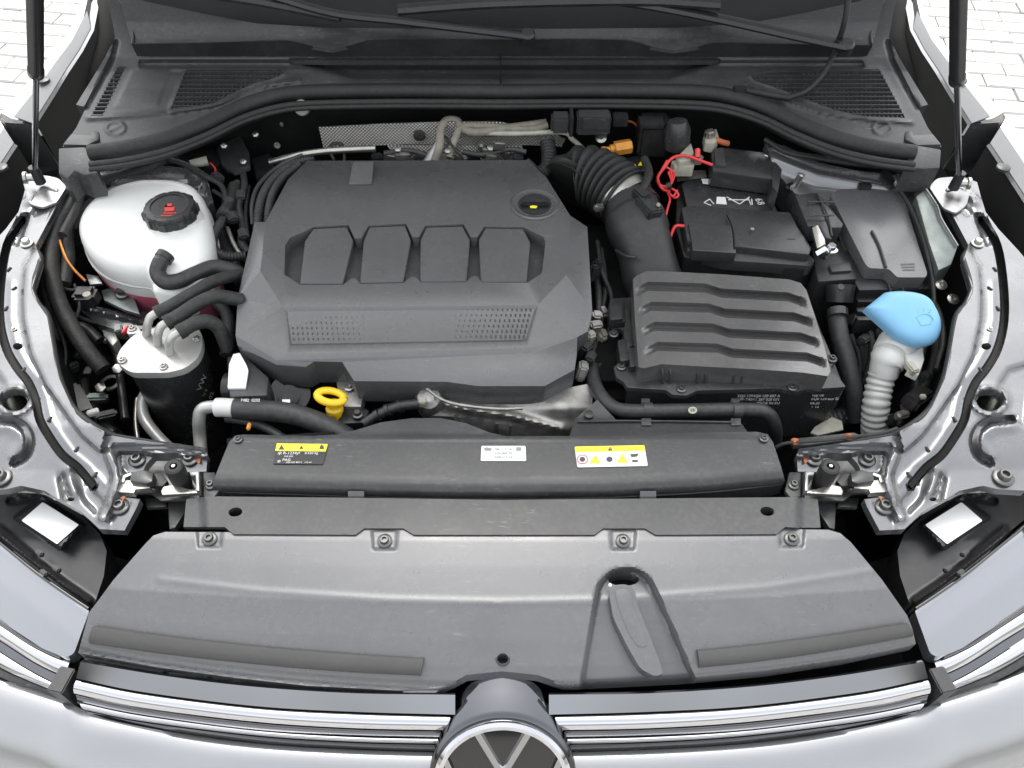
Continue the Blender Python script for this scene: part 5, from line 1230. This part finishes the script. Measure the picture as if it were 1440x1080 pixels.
fh = [([(219, 441, .922), (240, 430, .925), (268, 414, .928), (300, 396, .925), (340, 385, .91)], 9, 'upper'), ([(233, 455, .922), (255, 442, .926), (280, 426, .93), (305, 417, .93), (340, 422, .915)], 10, 'middle'), ([(251, 468, .922), (272, 456, .925), (292, 452, .922), (308, 462, .905), (320, 490, .87)], 10, 'lower')]
for q, r_, w_ in fh:
    t = th('fuel_hose', w_ + ' of the three braided black fuel hoses on the filter lid', 'hose', 'fuel hoses')
    tube('braid', q, r_, 'tape', t, n=10, ns=18); tube('crimp', [q[0], tuple(np.array(q[0]) * .6 + np.array(q[1]) * .4)], r_ + 1.2, 'rubber', t, n=3, ns=18)

# ================================================================== AIR CONDITIONING PIPE
ac = th('refrigerant_pipe', 'aluminium pipe bending into a thick black hose left of the duct cover', 'pipe')
tube('alloy_pipe', [(283, 640, .80), (281, 612, .82), (280, 590, .845), (284, 576, .858), (298, 572, .862), (318, 573, .863)], 9, 'lid_alloy', ac, n=8, ns=18)
tube('collar', [(305, 573, .863), (314, 573, .864), (332, 574, .864)], 13.5, 'white_plastic', ac, n=4, ns=24)
tube('hose', [(330, 575, .864), (370, 577, .864), (410, 582, .862), (445, 593, .858), (475, 608, .85), (500, 624, .84)], 15, 'hose', ac, n=8, ns=24)
tube('lower_pipe', [(318, 588, .845), (345, 592, .845), (375, 602, .842), (400, 618, .838)], 6.5, 'hose', ac, n=6, ns=14)
a_ = W(352, 564, .882); text('7482  0202', 0, 0, 0, 6, 'label_white', ac, at=a_, M=Matrix.Translation(W(352, 563, .8845)) @ Matrix.Rotation(R(25), 4, 'X'))
box('marker', W(350, 600, .856), (.005, .012, .006), 'orange', ac)
p2 = th('coolant_crossover', 'bright bent metal pipes below the fuel filter', 'pipe')
tube('pipe', [(208, 548, .80), (200, 566, .79), (204, 590, .78), (222, 614, .775), (240, 632, .77)], 8, 'lid_alloy', p2, n=8, ns=16)
tube('pipe', [(193, 560, .78), (191, 590, .77), (194, 620, .76)], 3.5, 'zinc', p2, n=5)

# ================================================================== LEFT SIDE CLUTTER
lo_ = th('taped_harness', 'thick taped black cable harness around the coolant tank', 'harness')
tube('main_trunk', [(245, 218, .925), (215, 233, .925), (180, 247, .92), (145, 257, .92), (118, 270, .925), (98, 292, .922), (80, 325, .915), (72, 365, .905), (78, 410, .89), (95, 450, .87), (120, 490, .85), (145, 520, .83)], 11, 'tape', lo_, n=8, ns=14)
tube('branch', [(100, 290, .915), (94, 330, .905), (96, 365, .895), (90, 400, .885)], 9, 'tape', lo_, n=6)
tube('branch', [(72, 362, .902), (66, 400, .89), (72, 440, .86), (80, 480, .83)], 8, 'tape', lo_, n=6)
tube('branch', [(118, 272, .92), (104, 300, .93), (88, 330, .925)], 6, 'tape', lo_, n=5)
tube('copper_wire', [(84, 338, .915), (92, 362, .91), (105, 380, .90), (120, 395, .89)], 1.8, 'copper_wire', lo_, n=6)
tube('copper_wire', [(85, 342, .918), (95, 366, .912), (108, 384, .9)], 1.2, 'orange', lo_, n=5)
br = th('tank_bracket', 'pressed metal bracket and dark mount below the coolant tank', 'bracket')
slab('plate', [(142, 408), (168, 400), (186, 412), (197, 442), (176, 436), (146, 422)], .855, .006, 'green_steel', br, .002)
bolt(173, 413, .857, 11, br, 'dark_bolt', True)
sheet('rail_piece', [(98, 410), (125, 428), (160, 436), (200, 446), (206, 462), (170, 466), (140, 456), (112, 436)], lambda P: lin(P, 408, .845, 466, .83) + ridge(P, [(105, 420), (130, 436), (165, 444), (200, 452)], 4, .008), 'inner_paint', br, step=4, skirt=.02)
slab('foot', [(140, 455), (160, 462), (166, 478), (158, 486), (146, 472)], .82, .02, 'lid_alloy', br, .003)
box('mount', W(122, 418, .868), (.035, .03, .03), 'black_plastic', br, bevel=.006); lathe('mount_pin', W(123, 416, .886), (0, 0, 1), [(.006, -.002), (.006, .004), (.002, .005)], 'bone', br, ns=14)
slab('strap', [(120, 385), (138, 388), (144, 398), (126, 400)], .875, .004, 'inner_paint', br, .001)
tube('dark_pipe', [(60, 430, .84), (90, 455, .83), (120, 462, .83), (140, 480, .82)], 8, 'black_plastic', br, n=6)
box('sensor', W(112, 470, .82), (.03, .02, .03), 'black_plastic', br, rot=(0, 0, .6), bevel=.004)
box('green_plug', W(167, 463, .872), (.010, .016, .010), 'green_steel', br, rot=(0, 0, .3)); box('red_plug', W(177, 464, .873), (.006, .016, .008), 'red', br, rot=(0, 0, -.3))
ws_ = th('windscreen_tank_bits', 'dark sensor and grey bracket low in the left bay corner', 'sensor')
box('grey_block', W(108, 566, .80), (.03, .07, .02), 'plastic', ws_, rot=(0, .2, .65), bevel=.004); box('white_plug', W(131, 580, .825), (.016, .010, .008), 'white_plastic', ws_, rot=(0, 0, .4))
box('label_patch', W(124, 521, .80), (.013, .016, .003), 'bone', ws_); lathe('ring', W(156, 540, .78), (0, 0, 1), [(.016, 0), (.016, .004), (.010, .004), (.010, 0)], 'satin_plastic', ws_, ns=24)
sweep('pump', [W(110, 500, .76), W(140, 530, .76)], .035, 'black_plastic', ws_, ns=20)
tube('pipe', [(92, 520, .78), (120, 560, .76), (150, 600, .74), (190, 640, .73)], 10, 'black_plastic', ws_, n=6)
# harness between tank and engine
h2 = th('corrugated_loom', 'bundle of corrugated black looms between the coolant tank and engine cover', 'wiring')
tube('conduit', [(334, 258, .90), (332, 278, .90), (322, 298, .9), (308, 318, .9), (299, 338, .9), (304, 354, .895), (322, 361, .89), (345, 360, .885)], 7, 'hose', h2, n=10, ns=14, corr=.16, pitch=4)
tube('conduit', [(440, 222, .92), (410, 232, .92), (385, 252, .92), (370, 275, .918), (364, 300, .912), (362, 325, .9)], 7, 'hose', h2, n=10, ns=14, corr=.16, pitch=4)
tube('conduit', [(420, 232, .925), (398, 250, .925), (384, 272, .922), (378, 296, .918), (376, 315, .905)], 6, 'hose', h2, n=10, ns=14, corr=.16, pitch=4)
tube('thin_pipe', [(430, 216, .93), (395, 232, .925), (366, 258, .92), (355, 285, .915), (355, 316, .9)], 3.2, 'hose', h2, n=8)
tube('taped', [(330, 262, .905), (322, 288, .905), (312, 306, .905)], 9, 'tape', h2, n=5)
for (x, y, r_) in ((322, 285, 9), (316, 300, 9), (390, 246, 9)): tube('tie', [(x - 2, y + 3, .905), (x + 2, y - 3, .907)], r_ + 1, 'black_plastic', h2, n=2, ns=16)
tube('lower_hose', [(312, 330, .86), (318, 350, .86), (330, 370, .86), (340, 400, .85)], 10, 'hose', h2, n=5)
tube('lower_hose', [(300, 420, .87), (318, 440, .86), (322, 470, .85), (318, 500, .84)], 9, 'hose', h2, n=5)
tube('red_hose', [(240, 436, .875), (270, 420, .88), (298, 400, .885)], 4, 'coolant', h2, n=4)
h3 = th('washer_reservoir_cap', 'dark plastic bracket with yellow plug under the left end of the seal', 'plug')
slab('bracket', [(215, 225), (262, 214), (300, 208), (320, 220), (300, 236), (268, 232), (240, 240)], .91, .02, 'black_plastic', h3, .003)
sweep('yellow_plug', [W(268, 231, .928), W(292, 226, .928)], [.007, .0085], 'bone', h3, ns=14)
tube('red_wire', [(296, 229, .93), (303, 238, .928), (301, 250, .922)], 1.3, 'red', h3, n=4)
fw = th('firewall_studs', 'bright ring and studs on the dark firewall left of the heat shield', 'stud')
lathe('ring', WY(390, 204, 1.24), (0, -1, .2), [(.0055, 0), (.0055, .002), (.003, .002), (.003, 0)], 'zinc', fw, ns=18); lathe('dome', WY(424, 152, 1.262), (0, -1, .4), [(.014, -.004), (.012, .003), (.004, .006)], 'bone', fw, ns=20)
box('tab', WY(396, 175, 1.25), (.006, .004, .008), 'zinc', fw)

# ================================================================== BATTERY
bt = th('battery', 'black car battery behind the air filter box with white marks on its top', 'battery')
slab('case', [(952, 262), (966, 248), (1084, 262), (1092, 292), (1146, 372), (1130, 378), (962, 362), (950, 320)], .90, .16, 'black_plastic', bt, .004)
slab('top', [(958, 258), (972, 246), (1080, 258), (1094, 300), (966, 292)], .914, .018, 'satin_plastic', bt, .005)
slab('front_cover', [(958, 292), (968, 288), (1112, 298), (1122, 318), (1142, 348), (1138, 358), (1034, 346), (1030, 350), (966, 338)], Pl(288, .93, 358, .922), .03, 'satin_plastic', bt, .004)
slab('cover_lip', [(968, 340), (1028, 350), (1034, 346), (1140, 358), (1146, 366), (1140, 374), (1020, 366), (966, 352)], Pl(338, .915, 374, .905), .02, 'plastic', bt, .003)
slab('cover_strip', [(968, 312), (1028, 316), (1036, 356), (974, 352)], Pl(312, .9335, 356, .924), .02, 'satin_plastic', bt, .003)
tube('cover_seam', [(1022, 302, .932), (1030, 322, .930), (1033, 350, .926)], 1, 'dark', bt, n=3)
slab('rear_cover', [(1000, 214), (1012, 206), (1082, 214), (1092, 238), (1088, 252), (1002, 240)], .948, .03, 'satin_plastic', bt, .004)
slab('rear_clip', [(1004, 208), (1018, 207), (1022, 232), (1006, 231)], .953, .02, 'plastic', bt, .003)
slab('end_tab', [(1086, 222), (1100, 238), (1094, 272), (1086, 262)], .95, .04, 'satin_plastic', bt, .002)
hz = .9145
flat('white_label', [[(1008, 277), (1020, 277.5), (1022, 288), (1007, 287)]], hz, 'label_white', bt, .0006)
text('68', 1068, 284, hz, 15, 'label_white', bt, rotz=R(-80), lift=.0008)
for a, b in (((1022, 277), (1040, 287)), ((1040, 287), (1054, 277)), ((1024, 281), (1052, 281)), ((1052, 278), (1056, 288)), ((1057, 280), (1058, 288)), ((990, 285), (998, 280)), ((998, 280), (1004, 287)), ((990, 285), (1000, 289))):
    tube('paint_stroke', [(a[0], a[1], hz + .0006), (b[0], b[1], hz + .0006)], .8, 'label_white', bt, n=2, ns=5)
for a, b in (((1049, 253), (1056, 258)), ((1050, 259), (1058, 254)), ((1060, 254), (1067, 257)), ((1060, 258), (1066, 254)), ((1075, 218), (1080, 220))):
    tube('paint_stroke', [(a[0], a[1], .9155 if b[1] > 230 else .9485), (b[0], b[1], .9155 if b[1] > 230 else .9485)], .9, 'label_white', bt, n=2, ns=5)
flat('silver_label', [[(950, 240), (992, 240), (994, 250), (952, 256)]], .9152, 'zinc', bt, .001); flat('white_chip', [[(986, 252), (996, 252), (996, 260), (988, 259)]], .9156, 'label_white', bt, .001)
for (x, y) in ((974, 341), (1056, 331), (1080, 334), (1112, 338)): box('cover_clip', W(x, y, .922), (.016, .004, .006), 'plastic', bt)
lathe('cover_dot', W(1058, 322, .930), (0, 0, 1), [(.003, 0), (.003, .0006), (.0015, .0006)], 'bone', bt, ns=12)
tc_ = th('battery_terminal', 'metal battery clamp with white plastic cap near the red wires', 'terminal')
slab('clamp', [(990, 186), (1008, 180), (1012, 194), (1004, 202), (992, 200)], .962, .018, 'bone', tc_, .003); box('clamp_bolt', W(998, 188, .968), (.018, .014, .014), 'zinc', tc_, rot=(0, 0, .4), bevel=.003)
tube('copper_end', [(1006, 196, .96), (1016, 200, .956), (1024, 202, .952)], 4, 'rust', tc_, n=3)
slab('white_cap', [(950, 222), (962, 210), (972, 200), (976, 214), (972, 224), (956, 228)], .955, .02, 'bone', tc_, .003); slab('white_foot', [(944, 226), (958, 222), (978, 226), (976, 234), (948, 234)], .945, .02, 'bone', tc_, .003)
sweep('red_pin', [W(981, 222, .958), W(981, 210, .966)], .0045, 'red', tc_, ns=10); lathe('pin_nut', W(981, 222, .952), (0, 0, 1), [(.010, -.008), (.010, .002), (.006, .003)], 'zinc', tc_, ns=6)
rw_ = th('red_wires', 'loose bundle of thin red wires beside the battery', 'wiring')
for i, q in enumerate(([(1002, 232, .955), (985, 226, .958), (964, 219, .96), (946, 222, .958), (934, 236, .95), (925, 250, .945), (930, 264, .94), (942, 270, .935)], [(938, 226, .955), (930, 240, .95), (924, 255, .942), (934, 262, .94), (944, 256, .942), (940, 242, .948)],
        [(936, 234, .95), (948, 244, .945), (944, 258, .942), (938, 266, .938), (946, 276, .935), (952, 268, .935)], [(942, 238, .948), (946, 254, .942), (938, 266, .938), (942, 280, .93), (938, 296, .925), (934, 320, .91), (940, 340, .9)], [(930, 262, .94), (946, 266, .938), (954, 274, .932), (948, 278, .93), (936, 268, .935)])):
    tube('wire', q, 2.2 if i == 0 else 1.7, 'red', rw_, n=8, ns=8)
tube('wire', [(962, 318, .925), (950, 318, .925), (944, 330, .915), (940, 342, .905)], 2.4, 'red', rw_, n=5, ns=8)
# seat for wires
tube('wire_tie', [(938, 262, .945), (944, 260, .948)], 5, 'black_plastic', rw_, n=2)

# ================================================================== FUSE BOX AND CABLE DUCT
fb = th('fuse_box', 'black fuse box with a smooth lid at the right of the battery', 'fuse box')
lp = Pl(262, .935, 392, .915)
slab('lid', rnd([(1168, 274), (1180, 266), (1262, 264), (1270, 276), (1304, 384), (1302, 390), (1262, 390), (1250, 378), (1222, 377), (1216, 370)], 4), lp, .022, 'box_plastic', fb, .004, seg=3)
tube('lid_step', [(1226, 325, .9268), (1236, 345, .9236), (1246, 376, .919)], 2, 'plastic', fb, n=4)
slab('base', [(1160, 276), (1268, 272), (1308, 390), (1308, 406), (1208, 408), (1200, 392)], Pl(262, .915, 406, .892), .12, 'black_plastic', fb, .003)
for x in (1250, 1268): tube('base_rib', [(x, 400, .897), (x + 4, 416, .885)], 1.6, 'plastic', fb, n=2)
for y in (418, 432, 444): slab('base_step', [(1204, y), (1240, y), (1240, y + 6), (1206, y + 6)], .875, .03, 'black_plastic', fb, .002)
for i in range(3): flat('moulded_mark', [[(1266 + i * 1.5, 371 + i * 4), (1286, 370.5 + i * 4), (1286.5, 372.5 + i * 4), (1267 + i * 1.5, 373 + i * 4)]], lp, 'satin_plastic', fb, .0006)
box('hinge_clip', W(1216, 262, .938), (.02, .012, .01), 'black_plastic', fb); box('hinge_clip', W(1248, 250, .94), (.014, .03, .012), 'black_plastic', fb)
cdz = th('cable_duct', 'black plastic cable cover with ribs and a bright terminal beside the fuse box', 'cable cover')
slab('cover', [(1118, 274), (1150, 270), (1186, 314), (1184, 320), (1168, 320), (1170, 336), (1160, 334), (1152, 318), (1136, 318)], Pl(270, .945, 336, .93), .03, 'satin_plastic', cdz, .002)
tube('rib', [(1150, 272, .947), (1164, 304, .940), (1170, 332, .932)], 1.4, 'plastic', cdz, n=4)
for y in (284, 303): tube('rib', [(1136, y, .945), (1172, y, .9425)], 1.2, 'plastic', cdz, n=2)
slab('terminal_bar', [(1142, 320), (1150, 316), (1160, 336), (1162, 352), (1152, 360), (1148, 344)], Pl(316, .938, 360, .925), .006, 'zinc', cdz, .001); 
bolt(1168, 351, .925, 10, cdz, 'chrome', True); lathe('terminal_nut', W(1156, 356, .925), (.6, 0, .6), [(.010, -.006), (.010, .010), (.006, .012)], 'chrome', cdz, ns=8)
slab('housing', [(1140, 340), (1200, 336), (1206, 392), (1150, 396)], .90, .12, 'black_plastic', cdz, .004); slab('tag', [(1166, 372), (1196, 368), (1198, 380), (1170, 382)], .905, .004, 'plastic', cdz, .001)
sweep('boot', [W(1182, 400, .895), W(1180, 425, .875)], [.022, .020], 'black_plastic', cdz, ns=20); lathe('boot_button', W(1182, 404, .915), (0, -.4, 1), [(.006, 0), (.005, .002)], 'plastic', cdz, ns=12)
lathe('post', W(1120, 258, .935), (.2, 0, 1), [(.006, -.02), (.006, .018), (.003, .02)], 'zinc', cdz, ns=14); box('post_clamp', W(1110, 264, .93), (.02, .012, .014), 'chrome', cdz, rot=(0, 0, .7), bevel=.003)
vh = th('vacuum_hose', 'black hoses running down between air filter box and washer filler', 'hose')
tube('hose', [(1176, 440, .87), (1180, 470, .86), (1192, 510, .84), (1200, 550, .81), (1204, 590, .77)], 13, 'hose', vh, n=8, ns=18)
tube('hose', [(1196, 448, .86), (1214, 458, .85), (1236, 474, .83)], 9, 'hose', vh, n=6); tube('clamp', [(1177, 436, .876), (1178, 446, .872)], 14.5, 'satin_plastic', vh, n=2, ns=20)
tube('ribbed_hose', [(1110, 590, .76), (1140, 585, .77), (1165, 590, .76), (1190, 585, .76)], 14, 'hose', vh, n=6, corr=.1, pitch=8)
slab('yellow_tag', [(1140, 608), (1146, 600), (1170, 586), (1184, 592), (1186, 604), (1150, 612)], .79, .003, 'bone', vh, .0005)

# ================================================================== WASHER FILLER
wf = th('washer_filler', 'white ribbed washer filler neck with a sky blue pointed cap', 'filler neck')
tube('ribbed_tube', [(1232, 622, .74), (1230, 600, .775), (1232, 570, .81), (1236, 545, .83), (1242, 522, .85)], 19, 'white_plastic', wf, n=12, ns=28, corr=.13, pitch=9.5)
Q = [W(*p) for p in [(1242, 528, .845), (1246, 510, .862), (1250, 505, .866), (1252, 502, .866), (1256, 496, .868), (1264, 484, .874), (1268, 476, .880)]]
sweep('neck', cat([tuple(q) for q in Q], 4), list(np.interp(range(25), [0, 4, 5, 8, 9, 14, 20, 24], [.0205, .0215, .025, .0255, .022, .028, .030, .028])), 'white_plastic', wf, ns=32)
slab('clip_arm', [(1272, 492), (1298, 486), (1300, 506), (1292, 528), (1276, 520), (1284, 512), (1276, 508)], .885, .012, 'white_plastic', wf, .002); box('clip_hook', W(1282, 518, .885), (.012, .02, .012), 'bone', wf, rot=(0, 0, .3), bevel=.002)
bc = child('cap', wf, 'sky blue cap with pointed lip')
capo = [(1218, 434), (1232, 421), (1243, 413), (1262, 410), (1285, 412), (1304, 419), (1315, 434), (1322, 452), (1321, 470), (1313, 483), (1298, 487), (1278, 483), (1258, 472), (1240, 457)]
capo = dens([(1216, 434), (1242, 413)], 5, False) + [tuple(p) for p in cat([(1244, 412), (1262, 410), (1285, 412), (1304, 419), (1315, 434), (1322, 452), (1321, 470), (1313, 483), (1298, 487), (1280, 484), (1262, 475)], 3)] + dens([(1258, 472), (1218, 436)], 6, False)
zc_ = Pl(410, .945, 487, .902)
bm = bmesh.new(); base = [W(p[0], p[1], zc_) for p in capo]; cen = sum(base, Vector()) / len(base); up_v = Vector((0, -.42, .9)).normalized(); Rg = []
for k in range(9):
    t_ = k / 8 * math.pi / 2; s_ = math.cos(t_) ** .5 if k < 8 else .05
    s_ = max(s_, .05); Rg.append([bm.verts.new(cen + (p - cen) * s_ + up_v * .014 * math.sin(t_)) for p in base])
sk = [bm.verts.new(p * 1 - up_v * .012 + (cen - p) * .02) for p in base]; Rg = [sk] + Rg
n_ = len(base)
for a, b in zip(Rg[:-1], Rg[1:]):
    for j in range(n_): bm.faces.new((a[j], a[(j + 1) % n_], b[(j + 1) % n_], b[j]))
bm.faces.new(Rg[-1]); bm.faces.new(Rg[0][::-1])
bmo('dome', bm, 'blue', bc, 40)
for (xa, ya, xb, yb_) in ((1286, 444, 1283, 440), (1293, 443, 1292, 438), (1300, 444, 1303, 440)): sweep('moulded_symbol', [cen + up_v * .0136 + (W(xa, ya, zc_) - cen), cen + up_v * .0132 + (W(xb, yb_, zc_) - cen)], .0008, 'blue', bc, ns=6)
gp = [cen + up_v * .0138 + (W(x, y, zc_) - cen) * 1 for x, y in ((1282, 451), (1287, 447), (1296, 446), (1303, 449), (1306, 454), (1301, 460), (1288, 462), (1282, 451))]
sweep('moulded_symbol', gp, .0008, 'blue', bc, ns=6)
rp = th('right_corner_clips', 'small bright clips and brackets in the right bay corner', 'clip')
box('bracket', W(1290, 560, .84), (.06, .025, .02), 'black_plastic', rp, rot=(0, .3, .7), bevel=.004); box('clip', W(1268, 584, .845), (.026, .012, .012), 'zinc', rp, rot=(.2, .3, .5), bevel=.003); box('clip', W(1298, 558, .862), (.008, .008, .006), 'bone', rp)
for (x, y) in ((1323, 401), (1340, 421)): lathe('stud', W(x, y, .895), (0, -.3, 1), [(.009, 0), (.009, .002), (.004, .003), (.003, -.002)], 'zinc', rp, ns=16)
tube('black_edge', [(1262, 262, .945), (1284, 300, .935), (1302, 350, .925), (1312, 400, .905), (1314, 450, .88)], 3, 'rubber', rp, n=6)
tube('loom', [(1076, 196, .962), (1106, 214, .958), (1150, 222, .955), (1200, 230, .952), (1250, 236, .95), (1278, 250, .945), (1290, 280, .935), (1300, 320, .92)], 4, 'rubber', rp, n=8)
tube('loom', [(1300, 430, .86), (1318, 470, .84), (1312, 520, .82), (1290, 560, .8)], 8, 'tape', rp, n=6)

# ================================================================== MORE OF THE BAY'S CLUTTER
ml = th('left_bay_pipework', 'dark pipes, brackets and cable strands deep in the left of the bay', 'pipework')
tube('pipe', [(70, 450, .80), (95, 490, .78), (115, 530, .77), (125, 575, .76), (160, 610, .75)], 7, 'hose', ml, n=6)
tube('pipe', [(150, 470, .80), (165, 500, .79), (170, 540, .78), (176, 590, .77)], 6, 'black_plastic', ml, n=6)
tube('alloy_pipe', [(96, 455, .815), (120, 470, .815), (150, 480, .81)], 4, 'alloy', ml, n=5)
tube('alloy_pipe', [(100, 440, .83), (128, 452, .83), (160, 455, .83)], 3, 'zinc', ml, n=5)
for i, (x, y, z, a) in enumerate(((90, 470, .82, .3), (118, 500, .80, .8), (138, 560, .78, .2), (98, 520, .80, 1.0), (150, 585, .77, .5), (84, 436, .84, .1))):
    box('bracket', W(x, y, z), (.03, .012, .02), ('plastic', 'black_plastic', 'green_steel')[i % 3], ml, rot=(.3, .2, a), bevel=.003)
for (x, y, z) in ((124, 497, .812), (90, 548, .80), (142, 546, .80), (166, 520, .80)): lathe('nut', W(x, y, z), (.2, -.3, 1), [(.008, 0), (.008, .005), (.004, .006)], 'zinc', ml, ns=6)
for q in ([(60, 420, .87), (78, 450, .86), (92, 490, .84), (90, 530, .82)], [(105, 400, .88), (112, 430, .87), (104, 460, .85), (118, 490, .83)], [(64, 380, .89), (80, 400, .885), (100, 408, .88), (118, 404, .88)]): tube('cable', q, 2.4, 'rubber', ml, n=6)
mr = th('rear_left_brackets', 'dark brackets and cables under the seal behind the coolant tank', 'bracket')
slab('plate', [(304, 206), (338, 190), (350, 214), (352, 236), (330, 244), (312, 232)], .915, .005, 'plastic', mr, .002)
slab('plate', [(352, 222), (380, 214), (388, 240), (360, 250)], .89, .02, 'black_plastic', mr, .004)
for q, r_, m_ in (([(228, 222, .93), (262, 232, .932), (290, 248, .928), (312, 262, .92), (320, 290, .91)], 4, 'tape'), ([(340, 236, .91), (344, 262, .905), (336, 288, .9), (342, 316, .89)], 5, 'hose'), ([(300, 268, .915), (316, 280, .912), (318, 300, .908), (310, 322, .9)], 3, 'rubber'),
        ([(330, 300, .895), (342, 318, .89), (340, 340, .885), (350, 356, .88)], 6, 'tape'), ([(320, 320, .888), (330, 345, .885), (344, 366, .88)], 3, 'alloy'), ([(350, 262, .9), (346, 300, .895), (350, 340, .885)], 3, 'rubber')): tube('cable', q, r_, m_, mr, n=6)
for (x, y, z, a) in ((326, 306, .905, .6), (338, 276, .905, .2), (306, 250, .925, .9), (342, 330, .895, .4)): box('plug', W(x, y, z), (.016, .022, .014), 'satin_plastic', mr, rot=(.2, .2, a), bevel=.003)
for (x, y, z) in ((316, 206, .925), (343, 228, .92), (360, 190, .935)): lathe('nut', W(x, y, z), (0, -.5, 1), [(.006, 0), (.006, .004), (.003, .006)], 'zinc', mr, ns=6)
me_ = th('engine_rear_fittings', 'small metal fittings and hoses behind the rear edge of the engine cover', 'fittings')
for (x, y, z, sx, m_) in ((566, 218, .925, .03, 'alloy'), (590, 224, .92, .02, 'black_plastic'), (664, 222, .92, .028, 'black_plastic'), (712, 216, .925, .016, 'zinc'), (728, 222, .92, .02, 'plastic'), (676, 206, .935, .012, 'zinc'), (530, 222, .922, .02, 'black_plastic')): box('fitting', W(x, y, z), (sx, .014, .016), m_, me_, rot=(.1, .1, .2), bevel=.003)
for q, r_ in (([(540, 216, .93), (575, 212, .932), (605, 220, .925)], 4), ([(650, 214, .932), (680, 218, .93), (716, 210, .935), (740, 214, .932)], 4), ([(742, 226, .925), (756, 240, .92), (772, 262, .915), (780, 290, .9)], 4)): tube('hose', q, r_, 'hose', me_, n=5)
for (x, y) in ((690, 210), (560, 212), (630, 214)): lathe('nut', W(x, y, .938), (0, -.3, 1), [(.006, 0), (.006, .005), (.003, .006)], 'zinc', me_, ns=6)
mg = th('gearbox_top', 'dark gearbox casting and cables between engine cover and air filter box', 'gearbox')
box('casting', W(856, 470, .74), (.10, .30, .10), 'dark', mg, bevel=.02)
for (x, y, z, m_) in ((846, 440, .85, 'alloy'), (850, 500, .82, 'zinc'), (842, 520, .83, 'black_plastic'), (852, 410, .85, 'black_plastic'), (846, 472, .845, 'bone')): box('fitting', W(x, y, z), (.016, .02, .02), m_, mg, rot=(.3, .2, .5), bevel=.004)
for q in ([(846, 350, .87), (852, 400, .86), (846, 450, .85), (850, 520, .82)], [(840, 340, .88), (846, 380, .88), (858, 410, .86), (862, 440, .84)]): tube('cable', q, 3.5, 'tape', mg, n=6)
mq = th('right_bay_pipework', 'dark hoses and clips below the washer filler on the right', 'pipework')
for q, r_, m_ in (([(1212, 430, .86), (1222, 460, .85), (1226, 500, .83), (1214, 540, .80)], 5, 'tape'), ([(1300, 480, .84), (1290, 520, .82), (1284, 560, .80), (1262, 600, .78)], 6, 'hose'), ([(1196, 470, .85), (1208, 500, .83), (1208, 545, .8), (1190, 590, .77)], 4, 'rubber'), ([(1310, 420, .88), (1322, 445, .87), (1326, 480, .86), (1316, 520, .85)], 4, 'tape')): tube('hose', q, r_, m_, mq, n=6)
for (x, y, z, m_) in ((1214, 478, .85, 'satin_plastic'), (1300, 530, .84, 'black_plastic'), (1276, 570, .83, 'zinc'), (1254, 590, .8, 'black_plastic'), (1140, 575, .80, 'black_plastic')): box('clip', W(x, y, z), (.022, .014, .014), m_, mq, rot=(.2, .2, .7), bevel=.003)
finish()
